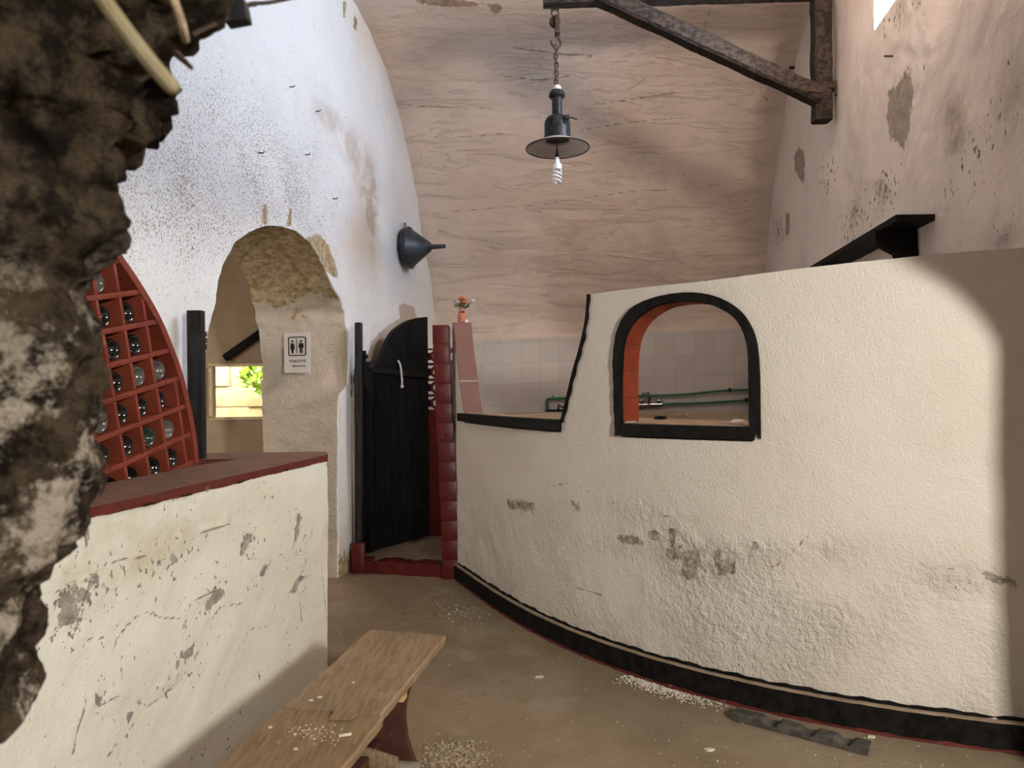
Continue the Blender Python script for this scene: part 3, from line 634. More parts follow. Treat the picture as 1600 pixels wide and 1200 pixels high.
mesh_obj('black_edge', V, [(i*4+k, (i+1)*4+k, (i+1)*4+(k+1) % 4, i*4+(k+1) % 4) for i in range(n-1) for k in range(4)]+[(0, 1, 2, 3), ((n-1)*4+3, (n-1)*4+2, (n-1)*4+1, (n-1)*4)], M['black_flat'], w2, 40)

# ---- low parapet with red cap round the bottle store
PN = math.hypot(1, PB); pdir = np.array([PB, 1, 0])/PN; pnor = np.array([1, -PB, 0])/PN
ZC = 1.105; Yc = 3.70; W1 = .36
def pp_(Y, d): P = np.array([PA+PB*Y, Y, 0.]); return P-pnor*d
Pa = pp_(.95, 0); Pb = pp_(Yc, 0); Pc = pp_(.95, W1); Pd = pp_(Yc-.03, W1)
def lw(Y): return np.array([LA+LB*Y, Y, 0])
ret_f = pp_(Yc, 0); retb = np.array([PA+PB*Yc-.035, Yc+.165, 0.])
inner = np.array([*pp_(Yc-.21, W1)[:2], 0]); innl = lw(3.49)+np.array([-.02, 0, 0]); outl_ = lw(3.9)+np.array([-.02, 0, 0])
foot = [Pa, Pb, retb, outl_, innl, inner, Pc]
def block(name, foot, z0, z1, mat, res=None):
    n = len(foot); V = [(p[0], p[1], z0) for p in foot]+[(p[0], p[1], z1) for p in foot]
    return mesh_obj(name, V, [tuple(range(n))[::-1], tuple(range(n, 2*n))]+[(i, (i+1) % n, n+(i+1) % n, n+i) for i in range(n)], mat, None, 0)
o = block('wall_parapet', foot, 0, ZC-.002, [M['low'], M['cap_edge']]); tag(o, kind='structure')
for p_ in o.data.polygons:  # dark red on the store's inner faces stands in for its shade
    if abs(p_.normal.z) < .5 and (p_.center.x < inner[0]+.02 and p_.center.y < Yc-.01): p_.material_index = 1
# dense plaster face over the block's visible side, with its own relief
lmap2 = lambda s, z, d: np.array([*(pp_(.95+s/PN, -.012)+0)[:2], z])+np.array([*(-pnor*d)[:2], 0])
Lf = (Yc-.95)*PN
fo, SZ, D, RV = slab('plaster_face', [(0, 0), (Lf+.006, 0), (Lf+.006, ZC-.012), (0, ZC-.012)], [], lmap2, .02, .0125, M['low'], ndep=2, backres=.3)
ps = lambda x, y: (((P := onwall(x, y, PA, PB))[1]-.95)*PN, P[2])
dm2 = np.clip(sum(a*blob(SZ, ps(*c), rx, rz) for c, rx, rz, a in [((385, 850), .12, .08, 1), ((330, 935), .1, .1, 1), ((290, 1020), .08, .08, .9), ((150, 1095), .07, .07, .8), ((95, 930), .2, .14, 1), ((260, 870), .2, .08, .7), ((455, 830), .12, .12, .6), ((250, 1090), .12, .08, .6), ((470, 900), .06, .1, .7)]), 0, 1)
P = displace(fo, lambda P: .010*fbm(P, 2.4, 4, 71)+.004*fbm(P, 7, 3, 73)+dm2*(.008*fbm(P, 14, 4, 75)))
ppp = lambda L: [ps(80+x/2.1826, 650+y/2.1826) for x, y in L]
peel = np.maximum.reduce([.82*patch(SZ, ppp([(0, 585), (90, 570), (150, 530), (165, 545), (110, 640), (85, 740), (0, 730)]), 0.080), .9*patch(SZ, ppp([(270, 285), (420, 255), (550, 225), (560, 240), (400, 285), (300, 300)]), 0.075), patch(SZ, ppp([(545, 585), (580, 600), (545, 655), (520, 660)]), 0.038),
    patch(SZ, ppp([(435, 805), (480, 785), (475, 820), (435, 830)]), 0.027), patch(SZ, ppp([(132, 950), (150, 950), (165, 990), (140, 992)]), 0.027), .9*patch(SZ, ppp([(830, 330), (845, 345), (822, 430), (812, 425)]), 0.030), .9*patch(SZ, ppp([(655, 395), (680, 398), (650, 480), (632, 475)]), 0.030),
    .9*patch(SZ, ppp([(715, 505), (735, 510), (715, 545), (690, 545)]), 0.027), .9*patch(SZ, ppp([(840, 540), (855, 545), (825, 605), (805, 605)]), 0.022), .85*patch(SZ, ppp([(105, 345), (125, 350), (115, 450), (105, 450)]), 0.030), .9*patch(SZ, ppp([(395, 920), (410, 930), (390, 970), (375, 968)]), 0.021), .85*patch(SZ, ppp([(390, 465), (430, 480), (425, 520), (395, 500)]), 0.045), .85*patch(SZ, ppp([(450, 680), (462, 690), (452, 730), (440, 715)]), 0.022),
    .9*patch(SZ, ppp([(250, 1010), (275, 1010), (262, 1055), (248, 1055)]), 0.018), .9*patch(SZ, ppp([(420, 830), (435, 832), (425, 870), (415, 868)]), 0.015), .9*patch(SZ, ppp([(290, 965), (300, 970), (305, 992), (292, 990)]), 0.015)])
attr(fo, 'peel', peel); attr(fo, 'dirt_tone', np.clip(.25*dm2+.7*blob(SZ, ps(200, 870), .3, .1)+.6*blob(SZ, ps(340, 810), .4, .08)+.5*blob(SZ, ps(180, 800), .2, .06), 0, 1)); attr(fo, 'pit', np.clip(.6*dm2+.32, 0, 1))
attr(fo, 'crack', cracks(SZ, [[ps(80+x/2.1826, 650+y/2.1826) for x, y in L] for L in [
    [(200, 815), (215, 760), (260, 710), (310, 665), (370, 690), (450, 690), (470, 640), (540, 600), (570, 560)], [(650, 770), (665, 730), (740, 715), (760, 650)], [(760, 480), (810, 455), (820, 400), (840, 330)], [(870, 420), (885, 350)], [(860, 490), (840, 560)], [(840, 600), (850, 700)],
    [(105, 345), (110, 440)], [(125, 540), (100, 640), (85, 740)], [(60, 1150), (80, 1060), (100, 1000), (105, 940)], [(290, 975), (330, 990), (380, 960), (405, 920)], [(145, 990), (180, 980), (215, 950)], [(180, 1160), (220, 1110)], [(420, 860), (440, 810)], [(740, 490), (720, 540)], [(235, 900), (225, 870), (230, 820)], [(90, 800), (110, 765), (170, 755)],
    [(0, 600), (60, 570), (150, 545), (220, 490), (320, 480)], [(470, 420), (530, 390), (600, 370)], [(915, 500), (925, 600), (935, 690)], [(545, 690), (570, 650), (640, 640)]]]))
fo.parent = o
# cap: dense slab with a ragged painted edge
capo = [(Pa+pnor*.02)[:2], (Pb+pnor*.02+pdir*.012)[:2], (retb+pdir*.01)[:2], outl_[:2], innl[:2], inner[:2], Pc[:2]]
cmap = lambda a, b, d: np.array([a, b, ZC+.010-d])
co, SZ, D, RV = slab('wall_cap', capo, [], cmap, .035, .02, [M['cap_red'], M['cap_edge']], ndep=3, backres=.2)
nz = np.array([p.normal.z for p in co.data.polygons]); co.data.polygons.foreach_set('material_index', (nz < .5).astype(np.int32))
displace(co, lambda P: .003*fbm(P, 4, 4, 81)+.006*fbm(P, 9, 3, 83)*(P[:, 2] < ZC)); co.parent = o; co.name = 'red_cap'
# ledge inside the store
lf = [lw(.95), Pc, inner, innl]
tag(block('trim_2', [lw(.95)+np.array([-.05, 0, 0]), Pc+pnor*.02, inner+pnor*.02, innl], 0, .86, M['low']), kind='structure')

# ---- doorway step, brick pillar, tiled screen
st = [zp for zp in (onz(556, 895, 0), onz(694, 903, 0))]
sd_ = (st[1]-st[0]); sdn = sd_/np.linalg.norm(sd_); sin_ = np.array([-sdn[1], sdn[0], 0])
fpts = [st[0]-sdn*.06, st[1]+sdn*.05, st[1]+sdn*.05+sin_*.14, st[0]-sdn*.06+sin_*.14]
so = MB(); nst = 24
ks = np.linspace(0, 1, nst); V = []
for t in ks:
    p = fpts[0]*(1-t)+fpts[1]*t; h = .098+.006*math.sin(t*19)+.004*math.sin(t*47); w = .006*math.sin(t*31)
    q = sin_
    V += [p+sin_*w, p+sin_*(w+.004)+np.array([0, 0, h]), p+sin_*(.06+w)+np.array([0, 0, h+.004]), p+sin_*.14+np.array([0, 0, h])]
Fc = [(i*4+k, (i+1)*4+k, (i+1)*4+k+1, i*4+k+1) for i in range(nst-1) for k in range(3)]
so = mesh_obj('trim_1', V, Fc, M['pillar_red'], None, 40); tag(so, kind='structure')
pf = MB(); A_ = fpts[0]+sin_*.03; B_ = fpts[1]+sin_*.03
pf.add([(*A_[:2], .094), (*B_[:2], .094), (.2, 8.3, .094), (-1.3, 8.3, .094)], [(0, 1, 2, 3)])
pf.build('passage_floor', M['floor'], so, 0)
pil = MB()
pc0 = onz(703, 905, 0); ncs = 13; zt = at(692, 509, 5.5)[2]
for i in range(ncs):
    z0 = zt*i/ncs; z1 = zt*(i+1)/ncs-.002; t = (i+.5)/ncs
    cx = at(703.5-12.5*sstep(np.array(t), 0, 1.15), 700, 5.48)[0]+random.uniform(-.002, .002); hw = .066-.006*t+random.uniform(-.002, .002)
    pil.box((cx, 5.50+random.uniform(-.003, .003), (z0+z1)/2), (hw, -.02*hw, 0), (.0, .10, 0), (0, 0, (z1-z0)/2), .0015)
    if i < ncs-1: pil.box((cx, 5.50, z1+.004), (hw-.008, 0, 0), (0, .09, 0), (0, 0, .008))
tag(pil.build('brick_pillar', M['pillar_red'], None, 40), 'narrow glossy red painted brick pillar between black door and curved white wall', 'pillar')
# pierced red screen further back
sc_ = empty('block_screen', (-.78, 6.6, .094), 'dark red screen wall of pierced blocks seen between door and pillar', 'screen')
YS = 6.6; x0, x1 = at(640, 700, YS)[0], -.52
zt_, zl = at(672, 545, YS)[2], at(672, 642, YS)[2]
s1_ = MB(); s1_.box(((x0+x1)/2, YS, (.094+zl)/2), ((x1-x0)/2, 0, 0), (0, .06, 0), (0, 0, (zl-.094)/2)); s1_.build('solid_base', M['pillar_red'], sc_)
pitchx = .155; nrow = 4; ph = (zt_-zl)/nrow
for i in range(int((x1-x0)/pitchx)+1):
    for j in range(nrow):
        b = MB(); cx = at(671.5, 600, YS)[0]+(i-1)*pitchx; cz = zl+(j+.5)*ph; hx, hz = pitchx/2, ph/2; t = .011
        for s in (-1, 1):
            b.box((cx+s*(hx-t/2), YS, cz), (t/2, 0, 0), (0, .05, 0), (0, 0, hz)); b.box((cx, YS, cz+s*(hz-t/2)), (hx, 0, 0), (0, .05, 0), (0, 0, t/2))
            b.bar((cx-hx, YS, cz-s*hz), (cx+hx, YS, cz+s*hz), .10, .02, up=(0, 0, 1))
        b.ring([(cx+.026*math.cos(a), YS-.02, cz+.026*math.sin(a)) for a in np.linspace(0, 2*PI, 16, endpoint=False)], .010)
        b.build('pierced_block', M['pillar_red'], sc_)

# ---- door
dr = empty('door_1', (-1.2, 5.75, .1), kind='structure')
H0 = np.array([-1.205, 5.77, 0]); H1 = np.array([-.863, 6.293, 0]); dd = (H1-H0); Ld = np.linalg.norm(dd); dd /= Ld; dn = np.array([dd[1], -dd[0], 0])
def leafpt(x, y):
    d = ray(x, y); nn = dn; t = ((H0-CAM)@nn)/(d@nn); P = CAM+d*t; return ((P-H0)@dd, P[2])
tops = [leafpt(*p) for p in [(594, 566), (600, 548), (607, 531), (617, 516), (633, 504), (650, 497.5), (668, 495)]]
wL = tops[-1][0]
poly = [(.0, .125), (wL-.005, .125), (wL, tops[-1][1])]+[tuple(p) for p in smooth_line(tops, 5)][::-1][1:]+[(.0, tops[0][1]-.02)]
b = MB(); b.prism(poly, H0, dd, np.array([0, 0, 1]), -dn*.045); b.build('door_leaf', M['door_black'], dr, 30)
zb = leafpt(620, 582)[1]
b = MB(); b.bar(H0+dd*.0+dn*.012+np.array([0, 0, zb+.02]), H0+dd*wL*.98+dn*.012+np.array([0, 0, zb-.03]), .025, .045, bev=.006); b.build('strap_hinge', M['black_wood'], dr)
zb2 = leafpt(620, 803)[1]; b = MB(); b.bar(H0+dn*.010+np.array([0, 0, zb2]), H0+dd*wL*.9+dn*.010+np.array([0, 0, zb2+.02]), .02, .03, bev=.004); b.build('strap_hinge', M['door_black'], dr)
b = MB(); b.bar(H0+dd*.03+dn*.02+np.array([0, 0, .13]), H0+dd*.03+dn*.02+np.array([0, 0, tops[0][1]+.0]), .07, .05, up=tuple(dd), bev=.008); b.build('stile', M['door_black'], dr)
for k in range(4):
    x = wL*(.15+.24*k); b = MB(); b.bar(H0+dd*x+dn*.002+np.array([0, 0, .14]), H0+dd*x+dn*.002+np.array([0, 0, 1.5]), .006, .008, up=tuple(dd)); b.build('plank_bead', M['door_black'], dr)
p0 = leafpt(619, 563); p1 = leafpt(624, 604)
rp = [H0+dd*p0[0]+dn*.02+np.array([0, 0, p0[1]]), H0+dd*(p0[0]+.02)+dn*.03+np.array([0, 0, p0[1]-.05]), H0+dd*(p1[0]-.0)+dn*.03+np.array([0, 0, (p0[1]+p1[1])/2-.05]), H0+dd*p1[0]+dn*.03+np.array([0, 0, p1[1]])]
b = MB(); b.tube(smooth_line(rp, 6), .009, 8); b.ball(rp[-1], .017, sub=2); o = b.build('cord_handle', M['rope'], dr); o['label'] = 'white cord handle'
b = MB()
YP = 5.66; A_ = at(560.5, 504, YP); B_ = at(560.5, 872, YP)
b.bar(B_, A_, .055, .06, up=(0, 1, 0), bev=.010); b.build('door_post', M['post_wood'], dr)
b = MB(); q = at(575, 572, 5.70); b.bar(q-np.array([.05, 0, 0]), q+np.array([.05, .02, 0]), .03, .05, bev=.006); b.tube([at(569, 548, 5.69), at(570, 600, 5.69)], .016, 10); b.ball(at(571, 557, 5.68), .022); b.build('hinge_bracket', M['door_black'], dr)
b = MB(); b.box(at(561, 884, 5.65)*np.array([1, 1, 0])+np.array([0, 0, .12]), (.05, 0, 0), (0, .04, 0), (0, 0, .12), .01); b.build('post_foot', M['pillar_red'], dr)

# ---- alcove behind the arch
YA = 7.2
def wallbox(nm, pts, z0, z1): return tag(block(nm, [np.array([*p, 0]) for p in pts], z0, z1, M['alcove']), kind='structure')
wa = [at(327, 569, YA), at(413, 568, YA), at(412, 655, YA), at(328, 655, YA)]
xw0, xw1, zw0, zw1 = wa[0][0]+.0, wa[1][0]+.06, wa[2][2], wa[0][2]
amap = lambda s, z, d: np.array([s, YA+d, z])
o, SZ, D, RV = slab('wall_alcove', [(-4.6, 0), (-1.5, 0), (-1.5, 3.2), (-4.6, 3.2)], [[(xw0, zw0), (xw1, zw0), (xw1, zw1), (xw0, zw1)]], amap, .14, .06, M['alcove'], ndep=3, backres=.4)
displace(o, lambda P: .006*fbm(P, 3, 4, 91)); tag(o, kind='structure')
wallbox('wall_alcove_left', [(-4.6, 3.0), (-4.5, 3.0), (-4.5, 7.3), (-4.6, 7.3)], 0, 3.2)
wallbox('wall_alcove_near', [(-4.6, 3.0), (-2.35, 3.0), (-2.35, 3.1), (-4.6, 3.1)], 0, 3.2)
wallbox('ceiling_alcove', [(-4.6, 3.0), (-2.35, 3.0), (-1.55, 7.3), (-4.6, 7.3)], 3.1, 3.2)
w3 = empty('window_3', ((xw0+xw1)/2, YA, zw0), kind='structure')
def rectframe(x0, x1, z0, z1, y, w, d):
    b = MB()
    for a in ((x0, z0, x1, z0), (x0, z1, x1, z1)): b.box(((a[0]+a[2])/2, y, a[1]), ((a[2]-a[0])/2+w/2, 0, 0), (0, d/2, 0), (0, 0, w/2), .003)
    for x in (x0, x1): b.box((x, y, (z0+z1)/2), (w/2, 0, 0), (0, d/2*.98, 0), (0, 0, (z1-z0)/2), .0015)
    return b
rectframe(xw0+.012, xw1, zw0+.012, zw1-.012, YA-.005, .03, .05).build('window_frame', M['cream_frame'], w3)
s_ = empty('sash', (0, 0, 0)); s_.parent = w3; s_.location = (-.03, 0, 0)
sx = at(330, 600, YA-.06)[0]
b = MB(); sh = .34
for z in (zw0+.03, zw1-.03): b.bar((sx-.012, YA-.05, z), (sx-.05, YA-.05-sh, z), .022, .03)
for k in (0, 1): b.bar((sx-.012-.038*k, YA-.05-sh*k, zw0+.03), (sx-.012-.038*k, YA-.05-sh*k, zw1-.03), .03, .022, up=(0, 1, 0))
b.build('sash_frame', M['cream_frame'], s_)
b = MB(); b.add([(sx-.012, YA-.05, zw0+.03), (sx-.05, YA-.05-sh, zw0+.03), (sx-.05, YA-.05-sh, zw1-.03), (sx-.012, YA-.05, zw1-.03)], [(0, 1, 2, 3)]); b.build('pane', M['pane'], s_, 0)
b = MB(); A_, B_ = at(351, 560, YA-.05), at(415, 515, YA-.05); b.bar(A_, B_, .05, .075, up=(0, 0, 1), bev=.01)
tag(b.build('slanting_rail', M['black_wood'], None), 'short black timber rail sloping up above the small bright window', 'rail')
# outdoors beyond the little window
b = MB()
for r in range(7):
    for c_ in range(9):
        b.box((-6.3+c_*.55+(r % 2)*.27+random.uniform(-.02, .02), 10.4+random.uniform(-.03, .03), .18+r*.30), (.27, 0, 0), (0, .12, 0), (0, 0, .148), .012)
tag(b.build('stone_wall', M['out_wall'], None), 'sunlit pale stone wall outside the small window', 'wall')
b = MB()
for i in range(260):
    a = rng.normal(size=3); a /= np.linalg.norm(a); c_ = np.array([-3.36, 9.6, 1.78])+a*np.array([.36, .35, .40])*rng.uniform(.6, 1); t1 = rng.normal(size=3); t1 /= np.linalg.norm(t1); t2 = np.cross(t1, a); t2 /= np.linalg.norm(t2)+1e-9
    b.add([c_-t1*.07, c_+t2*.035, c_+t1*.07, c_-t2*.035], [(0, 1, 2, 3)])
sh_ = empty('shrub', (-3.36, 9.6, 0), 'bright green shrub glimpsed outside at right of the small window', 'shrub'); b.build('foliage', M['out_leaf'], sh_, 0)
b = MB(); b.tube([(-3.36, 9.6, 0), (-3.34, 9.62, .9), (-3.36, 9.6, 1.6)], [.05, .04, .02], 8); b.build('stem', M['bark'], sh_)

# ---- front arch of rough stone, where the photographer stands
edge_px = [(325, -60), (315, 0), (302, 28), (284, 45), (272, 76), (266, 100), (268, 122), (242, 130), (235, 148), (226, 165), (229, 185), (216, 205), (198, 212), (195, 250), (191, 290), (181, 312), (184, 345), (177, 370), (169, 420), (161, 480), (164, 530), (150, 560), (141, 600), (138, 640), (126, 680), (119, 720), (110, 790), (104, 830), (80, 880), (58, 930), (43, 980), (33, 1030), (15, 1060), (2, 1100), (-40, 1180), (-80, 1300)]
YR = .66; EP = np.array([at(x-9, y, YR)[[2, 0]] for x, y in edge_px])[::-1]
EP = np.vstack([[0, EP[0][1]-.1], [.6, EP[0][1]-.04], EP, [2.1, EP[-1][1]+.10], [2.6, EP[-1][1]+.5], [3.3, EP[-1][1]+1.3]])
zr = np.r_[np.linspace(0, .7, 24), np.linspace(.71, 2.05, 300), np.linspace(2.06, 3.2, 40)]
ed = np.interp(zr, EP[:, 0], EP[:, 1]); ang = np.linspace(-PI/2, PI/2, 70)
V = []
for z, e in zip(zr, ed):
    for xx in (-2.9, -2.2, -1.6, -1.2, -1.0): V.append((xx, YR-.13, z))
    for a in ang: V.append((e-.40*(1-math.cos(a))**1.15, YR+.13*math.sin(a), z))
    for xx in (-1.0, -1.2, -1.6, -2.2, -2.9): V.append((xx, YR+.13, z))
n = len(ang)+10
o = mesh_obj('wall_front', V, [(i*n+j, i*n+j+1, (i+1)*n+j+1, (i+1)*n+j) for i in range(len(zr)-1) for j in range(n-1)], M['rock'], None, 0); tag(o, kind='structure')
def rockrel(P):
    r = 1-np.abs(fbm(P, 9, 4, 101)); return (.022*fbm(P, 5, 3, 103)+.034*(r-.6)+.012*fbm(P, 34, 5, 107)+.010*np.minimum(fbm(P, 22, 3, 111)-.1, .0))*np.clip((P[:, 0]+1.2)/.2, 0, 1)
displace(o, rockrel, 80)
# entrance arch a little further in: its right haunch bounds the daylight on the counter wall
xa = [(2.02, 0.), (2.02, 1.2), (2.01, 1.5), (1.985, 1.68), (1.93, 1.82), (1.85, 1.93), (1.74, 2.03), (1.62, 2.16), (1.54, 2.40), (1.53, 2.75)]
xa = [tuple(q) for q in smooth_line(xa, 4)]
b = MB(); b.prism(xa+[(1.53, 5.0), (4.2, 5.0), (4.2, 0)], (0, 1.92, 0), (1, 0, 0), (0, 0, 1), (0, .10, 0))
tag(b.build('wall_entrance', M['right'], None, 0), kind='structure')
b = MB(); b.prism([(-2.9, 2.32), (4.2, 2.32), (4.2, 5.), (-2.9, 5.)], (0, .55, 0), (1, 0, 0), (0, 0, 1), (0, .12, 0)); tag(b.build('wall_front_top', M['rock'], None, 0), kind='structure')
b = MB(); b.prism([(3.6, 0), (4.2, 0), (4.2, 2.4), (3.6, 2.4)], (0, .55, 0), (1, 0, 0), (0, 0, 1), (0, .12, 0)); tag(b.build('wall_front_right', M['rock'], None, 0), kind='structure')
# ================================================================== THINGS
# ---- bottle rack: half-boat of red boards leaning in the store
TH = math.radians(12.2); KA = -2.03
rdir = np.array([LB, 1, 0])/LN; rnor = np.array([1, -LB, 0])/LN
def rk(u, v, w=0.):      # rack coordinates: along the shelves, up the uprights, out towards the room
    a = u*math.cos(TH)-v*math.sin(TH); z = u*math.sin(TH)+v*math.cos(TH)
    Y = a/LN; return np.array([KA+LB*Y, Y, z])+rnor*w
RU = rk(1, 0)-rk(0, 0); RV_ = rk(0, 1)-rk(0, 0)
rack = empty('bottle_rack', rk(2.9, .38, -.1), 'red boat-shaped wooden bottle rack leaning behind the low parapet', 'bottle rack')
hull = [(3.478, .405), (3.487, .52), (3.479, .666), (3.455, .826), (3.407, .983), (3.355, 1.104), (3.279, 1.23), (3.203, 1.335), (3.142, 1.415), (3.06, 1.505), (2.975, 1.585), (2.905, 1.635)]
hull = [tuple(q) for q in smooth_line(hull, 5)]; hullL = [(2*2.905-u, v) for u, v in hull][::-1]
DEP = .26
def halfw(v):
    vs = [q[1] for q in hull]; us = [q[0] for q in hull]; return float(np.interp(v, vs, us))-2.905
b = MB(); full = hull+hullL[1:]; n = len(full); V = []
cen = np.array([2.905, .9])
for i, (u, v) in enumerate(full):
    t = np.array(full[min(i+1, n-1)])-np.array(full[max(i-1, 0)]); t /= np.linalg.norm(t); nn = np.array([-t[1], t[0]])
    for off, w in ((0, .004), (.030, .004), (.030, -DEP), (0, -DEP)): V.append(rk(u+nn[0]*off, v+nn[1]*off, w))
b.add(V, [(i*4+k, (i+1)*4+k, (i+1)*4+(k+1) % 4, i*4+(k+1) % 4) for i in range(n-1) for k in range(4)]+[(0, 1, 2, 3), (4*n-1, 4*n-2, 4*n-3, 4*n-4)])
b.build('hull_board', M['rack_red'], rack, 40)
b = MB(); V = []
for i, (u, v) in enumerate(full):
    t = np.array(full[min(i+1, n-1)])-np.array(full[max(i-1, 0)]); t /= np.linalg.norm(t); nn = -np.array([-t[1], t[0]])
    for off, w in ((.001, -.012), (.010, -.012), (.010, -DEP), (.001, -DEP)): V.append(rk(u+nn[0]*off, v+nn[1]*off, w))
b.add(V, [(i*4+k, (i+1)*4+k, (i+1)*4+(k+1) % 4, i*4+(k+1) % 4) for i in range(n-1) for k in range(4)]+[(0, 1, 2, 3), (4*n-1, 4*n-2, 4*n-3, 4*n-4)])
b.build('outer_strake', M['rack_red'], rack, 40)
PU, PV = .125, .131; V0 = .412
shelves = [V0+PV*k for k in range(9)]
for k, v in enumerate(shelves):
    h = halfw(v)-.018
    if h < .05: continue
    b = MB(); b.box(rk(2.905, v, -DEP/2), RU*h, RV_*(.011 if k else .015), rnor*DEP/2*.99, .003); b.build('shelf_board', M['rack_red'], rack)
for k in range(-4, 5):
    u = 3.155+PU*(k-2)
    for r in range(9):
        v0, v1 = shelves[r]+.011, (shelves[r+1] if r < 8 else shelves[8]+.13)-.011
        if abs(u-2.905) > min(halfw(v0), halfw(v1))-.022: continue
        b = MB(); b.box(rk(u+.012*random.uniform(-.3, .3), (v0+v1)/2, -DEP/2), RU*.008, RV_*(v1-v0)/2, rnor*DEP/2*.98, .002); b.build('divider', M['rack_red'], rack)
b = MB(); b.box(rk(2.905, .98, -DEP+.004), RU*.36, RV_*.52, rnor*.003); b.build('shade_back_board', M['black_wood'], rack)  # blackened to paint in the shade deep inside the cells
bt = MB(); bt.lathe((0, 0, 0), (0, 0, -1), [(r_*1.13, h_) for r_, h_ in [(.0, .034), (.010, .030), (.022, .012), (.029, .001), (.034, .0), (.0375, .006), (.038, .02), (.038, .16), (.036, .18), (.024, .205), (.015, .22), (.0142, .262), (.0155, .263), (.0155, .272), (.010, .272)]], 28)
bme = {}
for key, mat in (('dark', 'glass_dark'), ('green', 'glass_green'), ('clear', 'glass_clear')):
    t_ = mesh_obj('wine_bottle', bt.V, bt.F, M[mat], None, 50); bme[key] = t_.data; bpy.data.objects.remove(t_)
rows = [('top', 1.27, {2: 'clear'}), ('second', 1.141, {2: 'dark', 1: 'dark'}), ('third', 1.007, {3: 'dark', 2: 'dark', 1: 'dark'}), ('fourth', .878, {3: 'clear', 2: 'dark', 1: 'clear', 0: 'clear'}), ('fifth', .748, {4: 'dark', 3: 'clear', 2: 'dark', 1: 'dark', 0: 'dark'}), ('sixth', .612, {4: 'dark', 3: 'dark', 2: 'dark', 1: 'green', 0: 'clear'}), ('bottom', .485, {3: 'dark', 2: 'dark', 1: 'dark', 0: 'dark'})]
word = {0: 'first', 1: 'second', 2: 'third', 3: 'fourth', 4: 'fifth'}
gl = {'dark': 'dark', 'green': 'greenish', 'clear': 'dusty clear'}
Rm = Matrix((tuple(RU), tuple(RV_), tuple(rnor))).transposed()
ur = 3.345
for nm, v, cells in rows:
    for i, key in cells.items():
        o = bpy.data.objects.new('wine_bottle', bme[key]); COL.objects.link(o)
        rr = int(round((v-V0)/PV-.5)); vv = shelves[rr]+.0112+.0432
        o.matrix_world = Matrix.Translation(Vector(rk(ur-PU*i-.003+random.uniform(-.005, .004), vv, -.022-random.uniform(0, .02)))) @ Rm.to_4x4() @ Matrix.Rotation(random.uniform(0, 6), 4, 'Z')
        tag(o, f'{gl[key]} glass bottle in the red rack, {nm} row, {word[i]} cell from right edge', 'bottle', 'bottles lying in the red rack')

# ---- black gate post beside the arch
gp = empty('gate_post', at(307, 705, 3.58), 'charcoal timber post with iron hinge standing at the left of the arch', 'post')
A_, B_ = at(306, 485.5, 3.58), at(308.5, 708, 3.58); B_[2] = ZC+.012
b = MB(); b.bar(B_, A_, .074, .05, up=(0, 1, 0), bev=.004); b.build('timber', M['post_wood'], gp)
b = MB()
for dy in (-10, 0, 10): q = at(320, 532+dy, 3.58); b.tube([q-np.array([0, 0, .012]), q+np.array([0, 0, .012])], .011, 10)
q = at(318, 532, 3.575); b.bar(q-np.array([0, 0, .045]), q+np.array([0, 0, .045]), .02, .012, up=(0, 1, 0)); b.build('hinge', M['iron'], gp)

# ---- toilet sign on the reveal
def onrev(x, y, off=0.):     # the arch's right-hand reveal
    P0 = lmap(sR, 0, 0); P1 = lmap(BK[0][0], 0, .63); dv = P1-P0; dv[2] = 0; nn = np.array([dv[1], -dv[0], 0]); nn /= np.linalg.norm(nn)
    if nn[1] > 0: nn = -nn
    d = ray(x, y); t = ((P0+nn*off-CAM)@nn)/(d@nn); return CAM+d*t, nn
OFF = .035
q00, sn = onrev(441.5, 583, OFF); q10, _ = onrev(486.5, 581.5, OFF); q01, _ = onrev(447, 520.5, OFF); q11, _ = onrev(484, 519.5, OFF)
ex = np.cross(np.array([0, 0, 1.]), sn); ex = ex if ex[0] > 0 else -ex; ez = np.array([0, 0, 1.])
so_c = (q00+q10+q01+q11)/4; sw = .5*(((q10-q00)@ex)+((q11-q01)@ex)); sh_ = .5*((q01-q00)[2]+(q11-q10)[2])
sg = empty('toilet_sign', so_c-ez*sh_/2, 'silver toilet sign with two figures and an arrow on the arch side', 'sign')
b = MB(); V = []; nx_ = 40
for i in range(nx_+1):
    t = i/nx_*2-1
    for k in (0, 1):
        for z in (-1, 1): V.append(so_c+ex*(t*sw/2)+ez*(z*sh_/2)+sn*(.006*(1-t*t)*2-k*.003))
Fc = []
for i in range(nx_): a = i*4; c_ = a+4; Fc += [(a, c_, c_+1, a+1), (a+2, a+3, c_+3, c_+2), (a, a+2, c_+2, c_), (a+1, c_+1, c_+3, a+3)]
Fc += [(0, 1, 3, 2), (nx_*4, nx_*4+2, nx_*4+3, nx_*4+1)]
b.add(V, Fc); b.build('plate', M['sign'], sg, 40)
def spt(x, y, off=.0015):   # sign coordinates: x, y in 0..1 of its face, from lower left
    t = x*2-1; return so_c+ex*(t*sw/2)+ez*((y-.5)*sh_)+sn*(.012*(1-t*t)+off)
def sprism(poly, nm, parent):
    b = MB(); poly = resample(poly, .05); A_ = [spt(x, y, .0002) for x, y in poly]; B_ = [spt(x, y, .0026) for x, y in poly]; n = len(poly)
    b.add(A_+B_, [tuple(range(n))[::-1], tuple(range(n, 2*n))]+[(i, (i+1) % n, n+(i+1) % n, n+i) for i in range(n)]); return b
asp = sh_/sw
circ = lambda cx, cy, r, n=16: [(cx+r*math.cos(a), cy+r/asp*math.sin(a)) for a in np.linspace(0, 2*PI, n, endpoint=False)]
fx0, fx1, fy0, fy1 = .17, .85, .42, .90
b = MB()
